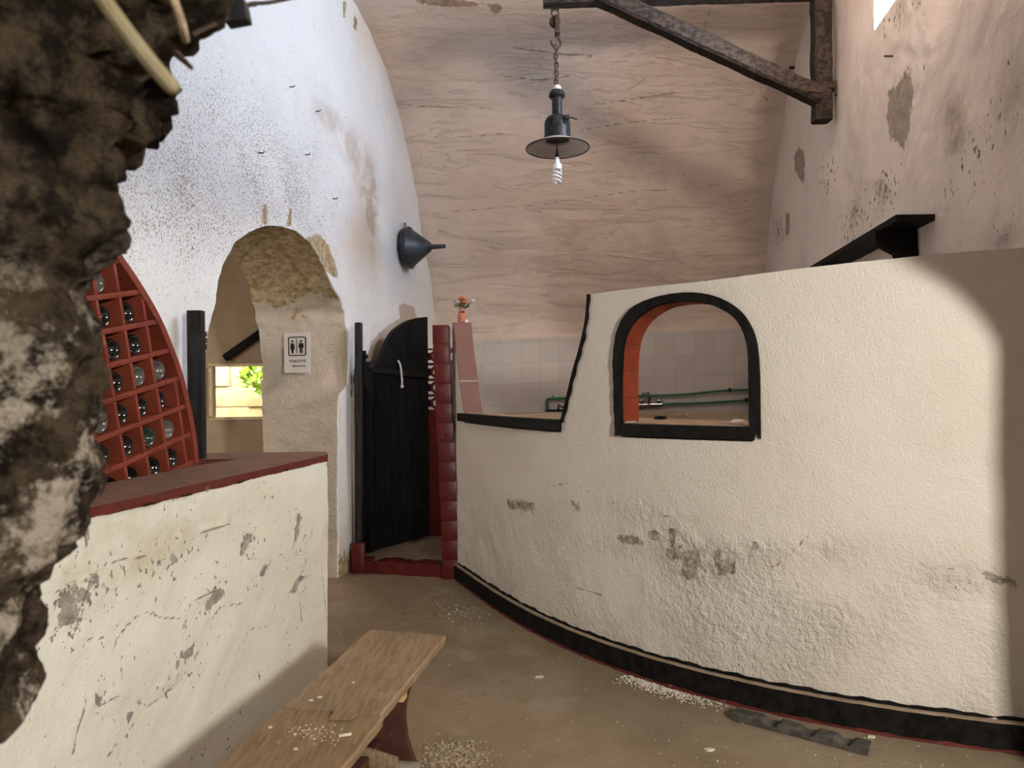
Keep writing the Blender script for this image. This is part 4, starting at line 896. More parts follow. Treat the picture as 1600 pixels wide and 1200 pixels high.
def rrect(x0, x1, y0, y1, r):
    o_ = []
    for cx, cy, a0 in ((x1-r, y1-r/asp, 0), (x0+r, y1-r/asp, PI/2), (x0+r, y0+r/asp, PI), (x1-r, y0+r/asp, 1.5*PI)):
        for k in range(5): a = a0+k*PI/8; o_.append((cx+r*math.cos(a), cy+r/asp*math.sin(a)))
    return o_
O1, O2 = match(rrect(fx0, fx1, fy0, fy1, .06)+[(fx1, fy1-.06/asp)], 97)[:-1], match(rrect(fx0+.035, fx1-.035, fy0+.035/asp, fy1-.035/asp, .03)+[(fx1-.035, fy1-.065/asp)], 97)[:-1]; n = len(O1)
V = [spt(*q, .0004) for q in O1]+[spt(*q, .0004) for q in O2]; V += [spt(*q, .0024) for q in O1]+[spt(*q, .0024) for q in O2]
Fc = []
for i in range(n): j = (i+1) % n; Fc += [(2*n+i, 2*n+j, 3*n+j, 3*n+i), (i, j, 2*n+j, 2*n+i), (n+i, n+j, 3*n+j, 3*n+i)]
b.add(V, Fc); b.build('border', M['fig'], sg, 0)
sprism([(.495, .48), (.515, .48), (.515, .85), (.495, .85)], '', sg).build('divider_line', M['fig'], sg, 0)
for cx, lady in ((.34, True), (.67, False)):
    b = MB()
    b2 = sprism(circ(cx, .785, .040), '', sg); b.add(b2.V, b2.F)
    body = [(-.085, .64), (-.055, .735), (.055, .735), (.085, .64), (.075, .60), (.06, .595), (.05, .545), (.035, .545), (.035, .485), (-.035, .485), (-.035, .545), (-.05, .545), (-.06, .595), (-.075, .60)] if lady else \
           [(-.095, .65), (-.07, .74), (.07, .74), (.095, .65), (.085, .615), (.055, .635), (.052, .485), (.012, .485), (.008, .60), (-.008, .60), (-.012, .485), (-.052, .485), (-.055, .635), (-.085, .615)]
    b2 = sprism([(cx+x, y) for x, y in body], '', sg); b.add(b2.V, b2.F); b.build('woman_pictogram' if lady else 'man_pictogram', M['fig'], sg, 0)
b2 = sprism([(.30, .165), (.40, .185), (.40, .175), (.83, .175), (.83, .155), (.40, .155), (.40, .145)], '', sg); b2.build('arrow', M['fig'], sg, 0)
fc = bpy.data.curves.new('lettering', 'FONT'); fc.body = 'TOILETTE'; fc.align_x = 'CENTER'; fc.size = .030; fc.extrude = .0004; fc.space_character = 1.12
tob = bpy.data.objects.new('lettering', fc); COL.objects.link(tob); dg = bpy.context.evaluated_depsgraph_get(); me = bpy.data.meshes.new_from_object(tob.evaluated_get(dg)); bpy.data.objects.remove(tob)
tv = np.array([v.co[:] for v in me.vertices]); tx = tv[:, 0]/(tv[:, 0].max()-tv[:, 0].min())*.64+.52; ty = tv[:, 1]/tv[:, 1].max()*.066+.255
mesh_obj('lettering', [spt(a, c_, .0008+(.0014 if z > 0 else 0)) for a, c_, z in zip(tx, ty, tv[:, 2])], [tuple(p.vertices) for p in me.polygons], M['fig'], sg, 0)

# ---- big funnel on the left wall
fp = onwall(629, 388, LA, LB); fax = np.array([1, -LB, 0])/LN*np.array([1, 1, 1]); fax = fax/np.linalg.norm(fax)
fn = empty('funnel', fp, 'large dark metal funnel hung mouth-first on the left wall', 'funnel')
R_ = abs(onwall(629, 357, LA, LB)[2]-onwall(629, 419, LA, LB)[2])/2
b = MB(); o_ = fp+fax*.03
b.lathe(o_, fax, [(R_*.97, -.0), (R_, .004), (R_, .05), (R_*.985, .055), (.045, .26), (.03, .265), (.02, .24), (R_*.95, .05), (R_*.95, .0)], 40); b.build('cone', M['funnel'], fn, 40)
b = MB(); b.ring([o_+fax*.052+R_*(math.cos(a)*np.cross(fax, [0, 0, 1.])+math.sin(a)*np.array([0, 0, 1.])) for a in np.linspace(0, 2*PI, 40, endpoint=False)], .010); b.build('rolled_rim', M['funnel'], fn)
b = MB(); b.lathe(o_+fax*.24, fax, [(.032, 0), (.024, .06), (.021, .17), (.016, .17), (.018, .05)], 16); b.build('spout', M['funnel'], fn)
b = MB(); b.ring([o_+np.array([0, 0, R_+.025])+.025*(math.cos(a)*np.cross(fax, [0, 0, 1.])+math.sin(a)*np.array([0, 0, 1.])) for a in np.linspace(0, 2*PI, 14, endpoint=False)], .005, 6); b.build('hanging_ring', M['iron'], fn)

# ---- timber jib on the right wall
YB = 5.2
jib = empty('timber_jib', at(1283, 190, YB), 'old dark timber jib bracket with post, brace and arm on right wall', 'bracket')
def rough_bar(nm, p, q, w, h, up, mat, parent, seed=0, n=40, amp=.006):
    p, q = np.array(p, float), np.array(q, float); d = q-p; L = np.linalg.norm(d); d /= L; x = np.cross(d, up); x /= np.linalg.norm(x); u = np.cross(x, d)
    pro = [(-.5, -.36), (-.36, -.5), (0, -.5), (.36, -.5), (.5, -.36), (.5, 0), (.5, .36), (.36, .5), (0, .5), (-.36, .5), (-.5, .36), (-.5, 0)]; V = []
    for i in range(n+1):
        for a, c_ in pro: V.append(p+d*L*i/n+x*w*a+u*h*c_)
    V = np.array(V); N_ = fbm(V, 5, 3, 200+seed)*amp+fbm(V, 30, 2, 210+seed)*amp*.35; ctr = p+np.outer((V-p)@d, d); r = V-ctr; r /= np.linalg.norm(r, axis=1)[:, None]; V = V+r*N_[:, None]; m = len(pro)
    return mesh_obj(nm, V, [(i*m+k, i*m+(k+1) % m, (i+1)*m+(k+1) % m, (i+1)*m+k) for i in range(n) for k in range(m)]+[tuple(range(m))[::-1], tuple(n*m+k for k in range(m))], mat, parent, 35)
A_, B_ = at(1284.5, 190, YB), at(1282, -28, YB)
rough_bar('post', A_, B_, .125, .12, (0, 1, 0), M['beam'], jib, 1)
A_, B_ = at(1283, 153, YB-.02), at(935, -8, YB-.02)
rough_bar('brace', A_, B_, .13, .125, (0, 0, 1), M['beam'], jib, 2, 60)
A_, B_ = at(849, -5, YB), at(1284, -22, YB); zA = A_[2]
rough_bar('arm', A_, (B_[0], YB, zA+.02), .12, .13, (0, 0, 1), M['beam'], jib, 3, 70)
b = MB(); q = at(1284, 141, YB)
b.box(q, (.072, 0, 0), (0, .07, 0), (0, 0, .012), .003); b.bar(q+np.array([.06, 0, 0]), np.array([RA+RB*YB+.008, YB, q[2]]), .03, .018); b.tube([q+np.array([.09, -.02, -.05]), q+np.array([.09, -.02, .06])], .011, 8)
b.bar(at(1262, 140, YB-.09), at(1284, 142, YB-.085), .02, .03); b.build('iron_strap', M['iron'], jib)
for zz in (q[2]+.9,):
    b = MB(); b.bar(np.array([q[0], YB, zz]), np.array([RA+RB*YB+.008, YB, zz]), .03, .02); b.build('wall_hook', M['iron'], jib)

# ---- pulley, chain, lamp
LX = lambda y, x=870: at(x, y, YB)
pu = empty('pulley_block', LX(14, 867), 'small rusty pulley block with hook under the end of the timber jib', 'pulley')
b = MB(); b.lathe(LX(34, 867)+np.array([0, .012, 0]), (0, -1, 0), [(.0, -.010), (.038, -.010), (.041, -.004), (.034, .006), (.034, .012), (.041, .022), (.038, .028), (.0, .028)], 24); b.build('sheave', M['iron'], pu)
b = MB()
for s in (-.032, .032): b.bar(LX(26, 870)+np.array([0, s, 0]), LX(53, 871)+np.array([0, s, 0]), .034, .006, up=(0, 1, 0), bev=.002)
b.box(LX(52, 871), (.019, 0, 0), (0, .036, 0), (0, 0, .010), .003); b.build('cheek', M['iron'], pu)
b = MB(); b.ring([LX(20, 867)+np.array([.026*math.cos(a), 0, .028*math.sin(a)]) for a in np.linspace(0, 2*PI, 16, endpoint=False)], .005, 6)
for s in (-1, 1): b.ring([LX(14, 867)+np.array([.03*math.cos(a), s*.01, .012*math.sin(a)]) for a in np.linspace(0, 2*PI, 12, endpoint=False)], .003, 6)
b.tube([LX(-20, 867)+np.array([0, -.07, 0]), LX(12, 867)], .003, 6); b.build('wire_lashing', M['wire'], pu)
hk = [(871, 52), (872, 60), (875, 64), (876, 70), (872, 75), (867, 75), (863, 70), (860.5, 64)]
b = MB(); b.tube(smooth_line([LX(y, x) for x, y in hk], 5), [.0075]*len(smooth_line([LX(y, x) for x, y in hk], 5)), 8); b.build('hook', M['iron'], pu)
ch = empty('chain', LX(137, 870), 'short rusty chain between pulley hook and black lamp', 'chain')
ys_ = np.linspace(72, 138, 11)
for i in range(len(ys_)-1):
    c_ = (LX(ys_[i], 868.5)+LX(ys_[i+1], 869))/2+np.array([random.uniform(-.004, .004), 0, 0]); hh = abs(LX(ys_[i])[2]-LX(ys_[i+1])[2])/2+.007
    ax = np.array([1, .3, 0]) if i % 2 == 0 else np.array([.35, 1, 0]); ax = ax/np.linalg.norm(ax); pts = []
    for a in np.linspace(0, 2*PI, 16, endpoint=False): pts.append(c_+ax*.0135*math.cos(a)+np.array([0, 0, 1])*hh*math.sin(a))
    b = MB(); b.ring(pts, .0058, 6); b.build('link', M['iron'], ch)
lp = empty('pendant_lamp', LX(140), 'black pendant lamp with wide enamel shade hanging on a chain', 'lamp')
sc1 = YB/F*1.0
def H(y): return LX(y)[2]
LXx, LYy = LX(200)[0]+.004, YB; o_ = np.array([LXx, LYy, 0])
zr_ = H(232)
b = MB(); b.lathe(o_, (0, 0, 1), [(.0, H(134)), (.026, H(134.5)), (.036, H(139)), (.036, H(143)), (.0, H(143))], 24); o2 = b.build('ceramic_top', M['cap_cream'], lp); o2['label'] = 'cream ceramic top'
b = MB(); b.lathe(o_, (0, 0, 1), [(.0, H(141)), (.045, H(142)), (.058, H(147)), (.060, H(151)), (.048, H(153.5)), (.038, H(154)), (.037, H(183)), (.0, H(183))], 28); b.build('neck', M['lamp_black'], lp, 40)
b = MB(); b.lathe(o_, (0, 0, 1), [(.0, H(180)), (.05, H(181)), (.078, H(184.5)), (.092, H(190)), (.0955, H(195)), (.0955, H(213)), (.10, H(214)), (.10, H(218)), (.0, H(218))], 36); b.build('housing', M['lamp_black'], lp, 40)
RS = .231
prf = [(.098, zr_+.062), (.13, zr_+.052), (.18, zr_+.026), (RS-.006, zr_+.003), (RS, zr_), (RS-.002, zr_-.004), (RS-.012, zr_-.001), (.18, zr_+.016), (.13, zr_+.040), (.092, zr_+.050), (.088, zr_+.085), (.0, zr_+.085)]
V = MB(); V.lathe(o_, (0, 0, 1), prf[:4], 56); V.build('shade', M['rim_pale'], lp, 40)
V = MB(); V.lathe(o_, (0, 0, 1), prf[6:10], 56); o2 = V.build('shade_lining', M['enamel_white'], lp, 40); o2['label'] = 'white enamel underside'
V = MB(); V.lathe(o_, (0, 0, 1), prf[9:], 40); V.build('lamp_well', M['rim_pale'], lp, 40)
b = MB(); b.ring([o_+np.array([RS*math.cos(a), RS*math.sin(a), zr_]) for a in np.linspace(0, 2*PI, 56, endpoint=False)], .0045, 6); b.build('dark_rim', M['lamp_black'], lp)
b = MB(); q = LX(191, 884)+np.array([0, -.085, 0]); b.ball(q, .022, 1, .8, .9); b.tube([q, q+np.array([.03, -.02, -.004]), q+np.array([.075, -.01, -.016])], .0055, 8); b.tube([q+np.array([-.02, 0, -.012]), q+np.array([-.012, -.005, -.04])], .006, 8); b.tube([q+np.array([-.025, 0, .01]), q+np.array([.02, 0, .02])], .006, 8); b.build('terminal_knob', M['lamp_black'], lp)
b = MB(); b.tube([o_+np.array([0, 0, zr_+.08]), o_+np.array([-.004, 0, H(236)]), o_+np.array([-.006, 0, H(241)])], [.003, .005, .012], 8); b.lathe(o_+np.array([-.006, 0, 0]), (0, 0, 1), [(.006, H(236)), (.016, H(243)), (.018, H(246)), (.0, H(246))], 14); b.build('lamp_socket', M['funnel'], lp)
bulb = MB(); oc = o_+np.array([-.006, 0, 0]); bulb.lathe(oc, (0, 0, 1), [(.0, H(245)), (.014, H(245)), (.016, H(250)), (.022, H(255)), (.034, H(257)), (.036, H(263)), (.034, H(265)), (.0, H(265))], 22); bl = bulb.build('bulb', M['bulb'], lp, 40)
sp = []
zt0, zt1 = H(268), H(287)
for s in (0, PI):
    for i in range(44): t = i/43; a = s+t*2.2*2*PI*.75; r = .030*(1-.25*t**4); sp.append((s, oc+np.array([r*math.cos(a), r*math.sin(a), zt0+(zt1-zt0)*t])))
b = MB()
for s in (0, PI): b.tube([oc+np.array([.022*math.cos(s), .022*math.sin(s), H(264)])]+[q for k, q in sp if k == s], .0068, 8)
b.build('spiral_tube', M['bulb'], bl)

# ---- shelf on the right wall
shf = empty('wall_shelf', (2.05, 4.4, 2.3), 'black wooden shelf on brackets fixed to the right wall', 'shelf')
YS0 = 3.66; zs_ = at(1432, 340, YS0)[2]
wx = lambda Y: RA+RB*Y
xo = at(1400, 338, YS0)[0]; so_ = wx(YS0)+.01-xo
b = MB(); b.prism([(wx(YS0)+.012, YS0), (xo, YS0), (wx(6.2)+.012-so_, 6.2), (wx(6.2)+.012, 6.2)], (0, 0, zs_-.017), (1, 0, 0), (0, 1, 0), (0, 0, .034)); b.build('plank', M['black_wood'], shf, 30)
def corbel(Y):
    x1 = wx(Y)+.012; w = x1-at(1368, 370, Y)[0] if Y < 4.2 else so_*.95
    po = [(0, 0), (-w, 0), (-w, -.075), (-w*.86, -.085), (-w*.72, -.105), (-w*.52, -.13), (-w*.42, -.19), (-w*.40, -.26), (0, -.26)]
    b = MB(); b.prism(po, (x1, Y, zs_-.0172), (1, 0, 0), (0, 0, 1), (0, .055, 0)); b.build('bracket', M['black_wood'], shf, 30)
corbel(3.86); corbel(5.15)

# ---- kitchen side: worktop behind the counter wall, back counter, pipes, tap
wt = arcband('worktop', sA+.12, sA+.12+3.2, RW-TW-.62, RW-TW-.022, 1.16, ZT-.012, M['sill'], None, 60); tag(wt, 'dusty brown worktop running behind the curved white wall', 'worktop')
kc = MB(); kc.box((1.15, 7.56, .60), (1.45, -.116, 0), (.0, .16, 0), (0, 0, .58)); kc.build('kitchen_counter', M['alcove'], None, 30)
tag(bpy.data.objects['kitchen_counter'], 'low brown kitchen counter against the tiled back wall', 'counter')
PO = .10
pip = [bkp(x, y, PO) for x, y in [(975, 619.5), (1010, 618.5), (1060, 617), (1090, 614.5), (1130, 610.5), (1178, 608.5)]]
b = MB(); b.tube(smooth_line(pip, 5), .0125, 10); o1 = b.build('water_pipe', M['green'], None); tag(o1, 'upper green water pipe on the tiles, seen through the arched hatch', 'pipe', 'green pipes on the tiled wall')
b = MB(); q = bkp(1140, 609.5, PO); b.box(q, (.016, 0, 0), (0, .02, 0), (0, 0, .022), .004); b.build('clip', M['lamp_black'], o1)
pip = [bkp(x, y, PO) for x, y in [(1030, 631), (1060, 630.8), (1110, 629), (1165, 625.5), (1177, 625)]]
b = MB(); b.tube(smooth_line(pip, 5), .0125, 10); o1 = b.build('water_pipe', M['green'], None); tag(o1, 'lower green water pipe on the tiles, starting at the tap in the hatch', 'pipe', 'green pipes on the tiled wall')
b = MB(); q = bkp(1166, 625, PO); b.box(q, (.016, 0, 0), (0, .02, 0), (0, 0, .022), .004); b.build('clip', M['lamp_black'], o1)
pip = [bkp(x, y, PO) for x, y in [(910, 621), (884, 622), (862, 623), (855.5, 624), (855, 628), (857, 640), (855, 648)]]
b = MB(); b.tube(smooth_line(pip, 4), .014, 10); b.tube([bkp(864, 623, PO), bkp(864, 618.5, PO)], .012, 8); o1 = b.build('water_pipe', M['green'], None); tag(o1, 'bent green water pipe seen low in the open notch', 'pipe', 'green pipes on the tiled wall')
b = MB(); b.tube([bkp(852, 642, PO+.02), bkp(884, 642, PO+.02)], .016, 10); b.tube([bkp(872, 642, PO+.03), bkp(873, 633, PO+.03), bkp(880, 637, PO+.03)], .011, 8); o2 = b.build('valve', M['lamp_black'], o1)
tp = empty('mixer_tap', bkp(1012, 632, PO), 'chrome mixer tap on the tiles at the lower left of the hatch', 'tap')
b = MB(); b.tube([bkp(990, 633, PO), bkp(1034, 632, PO)], .026, 14); b.build('tap_body', M['chrome'], tp)
for x in (1003, 1030):
    b = MB(); q = bkp(x, 626, PO+.03); b.ball(q, .036, 1.1, .9, .8); b.build('handle', M['chrome'], tp)
b = MB(); b.tube(smooth_line([bkp(1014, 630, PO+.03), bkp(1015, 620, PO+.06), bkp(1012, 614, PO+.12), bkp(1004, 616, PO+.2)], 5), .016, 10); b.build('spout', M['chrome'], tp)
def scrap(nm, c_, r, th, mat, lab, cat, seed, group=None, n=9, sq=1., tilt=(0, 0)):
    rg = np.random.default_rng(seed); V = []
    for k in range(n): a = 2*PI*k/n; rr = r*rg.uniform(.65, 1.1); x, y = rr*math.cos(a), rr*math.sin(a)*sq; V.append((c_[0]+x, c_[1]+y, c_[2]+x*tilt[0]+y*tilt[1]))
    V += [(x*.92+c_[0]*.08, y*.92+c_[1]*.08, z+th) for x, y, z in V]
    o = mesh_obj(nm, V, [tuple(range(n))[::-1], tuple(range(n, 2*n))]+[(i, (i+1) % n, n+(i+1) % n, n+i) for i in range(n)], M[mat], None, 30)
    return tag(o, lab, cat, group)
zw = ZT-.011
scrap('paper_scrap', onz(1152, 658, zw+.012), .045, .004, 'paper', 'crumpled white paper scrap lying on the hatch sill at right', 'paper', 3, tilt=(.15, .1))
scrap('wood_chip', onz(1062, 652, zw), .06, .02, 'bark', 'brown chip of wood on the worktop in the middle of the hatch', 'chip', 4)
scrap('wood_chip', onz(1030, 655, zw), .045, .02, 'lamp_black', 'dark chip on the worktop near the left of the hatch', 'chip', 5)
scrap('wood_chip', onz(800, 648.5, zw), .05, .012, 'bark', 'brown chip of wood lying on the notch sill', 'chip', 6)

# ---- vase with flowers on the jamb end
vz = nl[-1][1]+.006; vp = cyl_P(nl[-1][0]-.012, 0, .07); vp[2] = vz
vs = empty('flower_vase', vp, 'small terracotta vase with flowers on top of the notch jamb', 'vase')
b = MB(); b.lathe(vp, (0, 0, 1), [(.0, .0), (.027, .0), (.030, .01), (.031, .05), (.024, .078), (.019, .088), (.023, .108), (.020, .108), (.015, .086), (.0, .06)], 24); b.build('vase_body', M['terracotta'], vs, 50)
b = MB(); q = vp+np.array([.012, -.028, .075]); b.ball(q, .009, 1, .5, 1); b.ball(q+np.array([-.02, -.002, .0]), .006, 1, .5, 1); b.build('painted_blossom', M['lamp_black'], vs)
def flower(off, r, mat, lab, lean, stem=True):
    top = vp+np.array([0, 0, .10])+np.array(off)
    f = empty('artificial_flower', vp+np.array([0, 0, .07]), lab, 'flower', 'flowers in the terracotta vase')
    b = MB()
    for ring, (k, rr, zz) in enumerate(((8, 1., 0), (6, .7, .35), (4, .4, .6))):
        for i in range(k):
            a = 2*PI*i/k+ring*.4; c_ = top+np.array([math.cos(a)*r*rr*.6, math.sin(a)*r*rr*.6, zz*r*.6]); b.ball(c_, r*.42, 1, 1, .7, 1, .12)
    b.build('blossom', M[mat], f)
    b = MB(); b.tube(smooth_line([vp+np.array([0, 0, .075]), (vp+top)/2+np.array([off[0]*.1, 0, .05]), top], 4), .0025, 6); b.build('stem', M['leaf'], f)
flower((.005, -.01, .075), .030, 'petal', 'large orange flower at the top of the vase', 0)
flower((.022, -.025, .045), .022, 'petal', 'smaller orange flower low in the front of the vase', 0)
flower((.088, -.005, .060), .020, 'petal_white', 'white flower leaning out to the right of the vase', 0)
b = MB()
for i in range(46):
    a = rng.uniform(0, 2*PI); r = rng.uniform(.01, .075); z = rng.uniform(.105, .165)-.3*max(0, r-.05); c_ = vp+np.array([r*math.cos(a)+.004, r*math.sin(a)*.7, z]); d = np.array([math.cos(a), math.sin(a)*.7, rng.uniform(-.2, .6)]); d /= np.linalg.norm(d); s = np.cross(d, rng.normal(size=3)); s /= np.linalg.norm(s); L = rng.uniform(.014, .026)
    b.add([c_-d*L, c_+s*L*.35, c_+d*L, c_-s*L*.35], [(0, 1, 2), (0, 2, 3)])
fo_ = empty('foliage_sprig', vp+np.array([0, 0, .07]), 'dark green leaf sprig spreading round the flowers in the vase', 'foliage'); b.build('leaves', M['leaf'], fo_, 0)
b = MB(); b.tube([vp+np.array([0, 0, .075]), vp+np.array([-.01, -.01, .14])], .003, 6); b.build('stem', M['leaf'], fo_)
q = cyl_P(nl[-1][0]+.004, 0, .05); scrap('paper_scrap', (q[0]+.045, q[1]+.02, vz-.012), .018, .03, 'paper', 'small white scrap on the tiled jamb beside the vase', 'paper', 8)

# ---- bench
ZB_ = .45; TK = .032
c_fl, c_fr = onz(577, 984, ZB_), onz(697, 993, ZB_); s_l, s_r = onz(441, 1105.5, ZB_), onz(595, 1117, ZB_)
dirl = (s_l-c_fl); dirr = (s_r-c_fr); n_l, n_r = c_fl+dirl*2.35, c_fr+dirr*2.35+np.array([.022, 0, 0])
bn = empty('bench', (-.62, 2.2, 0), 'low worn wooden bench with two top planks beside the white parapet', 'bench')
def plank(nm, a, b_, c_, d_, mat):   # far-left, far-right, near-right, near-left
    b = MB(); n = 30; V = []
    for i in range(n+1):
        t = i/n; l = a*(1-t)+d_*t; r = b_*(1-t)+c_*t; w = .0012*math.sin(i*1.3)+.0008*math.sin(i*3.1)
        ra = (r-l)/np.linalg.norm(r-l)
        V += [l+ra*.004, r-ra*(.006-w), r+ra*w-np.array([0, 0, .007]), r+ra*(w-.004)-np.array([0, 0, TK]), l-np.array([0, 0, TK]), l-np.array([0, 0, .006])]
    b.add(V, [(i*6+k, (i+1)*6+k, (i+1)*6+(k+1) % 6, i*6+(k+1) % 6) for i in range(n) for k in range(6)]+[tuple(range(6)), tuple(n*6+k for k in range(6))[::-1]])
    return b.build(nm, mat, bn, 30)
plank('top_plank', c_fl, c_fr, s_r, s_l, M['bench']); g = dirl/np.linalg.norm(dirl)*.009
plank('top_plank', s_l+g-np.array([.008, 0, 0]), s_r+g+np.array([.012, 0, 0]), n_r, n_l, M['bench2'])
pa = [onz(x, y, ZB_+.003) for x, y in [(522, 1112), (560, 1117), (548, 1126), (514, 1125)]]
b = MB(); b.add(pa+[q+np.array([0, 0, .004]) for q in pa], [(3, 2, 1, 0), (4, 5, 6, 7)]+[(i, (i+1) % 4, 4+(i+1) % 4, 4+i) for i in range(4)]); b.build('patch_piece', M['bench'], bn)
bdir = (dirl/np.linalg.norm(dirl)+dirr/np.linalg.norm(dirr))/2; bdir /= np.linalg.norm(bdir); bx = np.array([-bdir[1], bdir[0], 0])
if bx[0] < 0: bx = -bx
def trestle(t):
    l = c_fl+dirl*t; r = c_fr+dirr*t; m = (l+r)/2; m[2] = 0
    hw = np.linalg.norm(r-l)/2
    pr = [(-.92, 0), (-.92, .06), (-.80, .10), (-.66, .17), (-.60, .24), (-.62, .30), (-.72, .36), (-.80, .415)]
    half = [tuple(q) for q in smooth_line(pr, 4)]
    po = [(a*hw, z) for a, z in half]+[(-a*hw, z) for a, z in half[::-1]]
    b = MB(); b.prism(po, m, bx, (0, 0, 1), bdir*.028); return b.build('trestle', M['bench_leg'], bn, 30), m, hw
_, m0, hw = trestle(.42); trestle(1.75)
b = MB(); b.bar(m0+bdir*.02+np.array([0, 0, .13])-bx*.0, m0+bdir*1.4+np.array([0, 0, .13]), .03, .09, bev=.005); b.build('stretcher', M['bench_leg'], bn)
b = MB(); b.box(m0+bdir*.045+np.array([0, 0, .085])+bx*hw*.1, bx*hw*.85, bdir*.022, (0, 0, .018), .004); b.build('foot_rail', M['stone'], bn)
q = m0+bdir*.05+bx*hw*.55; b = MB(); b.box(q+np.array([0, 0, .375]), bx*.022, bdir*.022, (0, 0, .042), .003); o2 = b.build('cleat', M['cleat'], bn); o2['label'] = 'pale raw wood cleat'
for t, e in ((.08, 0), (.8, 1)):
    pass
# wood block and stone under the bench
b = MB(); b.box(m0+bdir*.14+bx*.03+np.array([0, 0, .16]), bx*.085+np.array([0, 0, -.018]), bdir*.012, (0, 0, .03), .004); tag(b.build('wood_offcut', M['bench_edge'], None), 'brown board offcut leaning across the foot under the bench', 'offcut')
b = MB(); q = onz(606, 1196, .04); b.box((q[0], q[1]-.03, .03), (.07, .01, 0), (-.006, .05, 0), (0, 0, .03), .010); tag(b.build('stone_block', M['stone'], None), 'pale grey stone block on the floor beneath the bench', 'stone')
# bits lying on the bench
for i, (x, y, r, sq, mt, lab) in enumerate([(500, 1090, .010, .5, 'crumb', 'small white chip on the bench just beyond the seam'), (486, 1095, .008, .7, 'crumb', 'tiny chip left of the seam middle on the bench'), (552, 1067, .007, .6, 'crumb', 'tiny white chip near the middle of the far bench plank'), (462, 1171, .008, .6, 'crumb', 'white chip at the near end of the bench'), (422, 1137, .008, .7, 'crumb', 'tiny white chip on the left of the near bench plank')]):
    scrap('plaster_chip', onz(x, y, ZB_+.0005), r, .004, mt, lab, 'chip', 30+i, 'chips on the bench', 7, sq)
b = MB(); b.bar(onz(529, 1150, ZB_+.004), onz(549, 1146.5, ZB_+.004), .006, .006); tag(b.build('wood_splinter', M['crumb'], None), 'pale splinter of wood lying on the near bench plank', 'splinter')
def crumbs(nm, spots, mat, lab, cat, zf=0.):
    b = MB()
    for x, y, r in spots: b.ball((x, y, zf+r*.4), r, 1, random.uniform(.6, 1), random.uniform(.4, .8), 1, .25)
    o = b.build(nm, mat, None, 0); tag(o, lab, cat, None, 'stuff'); return o
sp = []
for k in range(110):
    q = onz(random.gauss(495, 28), random.gauss(1147, 7), ZB_); sp.append((q[0], q[1], random.uniform(.0012, .0032)))
crumbs('plaster_dust', sp, M['crumb'], 'scatter of white plaster crumbs on the near bench plank', 'crumbs', ZB_)

# ---- on the floor
sp = []
for k in range(900):
    t = random.betavariate(1.6, 2.4); th = (cs(985, 1040)[0]+(cs(1150, 1090)[0]-cs(985, 1040)[0])*t)/RW; r = RW+.047+float(cbulge(th))+abs(random.gauss(0, .045)); sp.append((CC[0]+r*math.cos(th), CC[1]+r*math.sin(th), random.uniform(.0015, .0055)))
crumbs('plaster_crumbs', sp, M['crumb'], 'white spill of plaster crumbs on the floor along the black skirting', 'crumbs')
sp = []
for k in range(420):
    q = onz(random.uniform(520, 1600), random.uniform(925, 1200), 0); sp.append((q[0], q[1], random.uniform(.0012, .004)))
for k in range(120):
    q = onz(random.gauss(715, 22), random.gauss(957, 12), 0); sp.append((q[0], q[1], random.uniform(.0015, .005)))
sp = [p for p in sp if math.hypot(p[0]-CC[0], p[1]-CC[1]) > RW+.05]
crumbs('floor_grit', sp, M['crumb'], 'loose pale grit scattered over the concrete floor', 'grit')
sp = []
for k in range(700):
    q = onz(random.gauss(712, 26), random.gauss(1188, 15), 0); sp.append((q[0], q[1], random.uniform(.002, .009)))
crumbs('rubble_heap', sp, M['bark'], 'small heap of rubble and litter beside the bench foot', 'rubble')
for i, (x, y, r, lab) in enumerate([(1361, 1152, .018, 'white plaster flake on the floor behind the grey strip'), (1108, 1172, .022, 'pale flat plaster flake on the floor left of the grey strip'), (843, 1058, .022, 'pale flake in the middle of the floor below the curved wall')]):
    scrap('plaster_flake', onz(x, y, .0005), r, .005, 'crumb', lab, 'flake', 50+i, 'plaster flakes on the floor', 9, .6)
A_, B_ = onz(1143, 1126, 0), onz(1356, 1182, 0); d = B_-A_; L = np.linalg.norm(d); d /= L; nrm_ = np.array([-d[1], d[0], 0]); V = []; n = 90
for i in range(n+1):
    t = i/n; h = .036; 
    for c_, w in ((.30, .055), (.58, .055), (.84, .05)): h -= .023*math.exp(-((t-c_)/w)**4)
    p = A_+d*L*t+np.array([0, 0, .004])
    V += [p+np.array([0, 0, h-.004]), p, p+nrm_*.003, p+nrm_*.075+np.array([0, 0, h*.7-.003]), p+nrm_*.075+np.array([0, 0, h*.7+.001]), p+nrm_*.004+np.array([0, 0, h-.002])]
o = mesh_obj('corrugated_strip', V, [(i*6+k, (i+1)*6+k, (i+1)*6+(k+1) % 6, i*6+(k+1) % 6) for i in range(n) for k in range(6)]+[tuple(range(6)), tuple(n*6+k for k in range(6))[::-1]], M['slate'], None, 30)
tag(o, 'dark grey corrugated strip lying on the floor before the curved wall', 'strip')

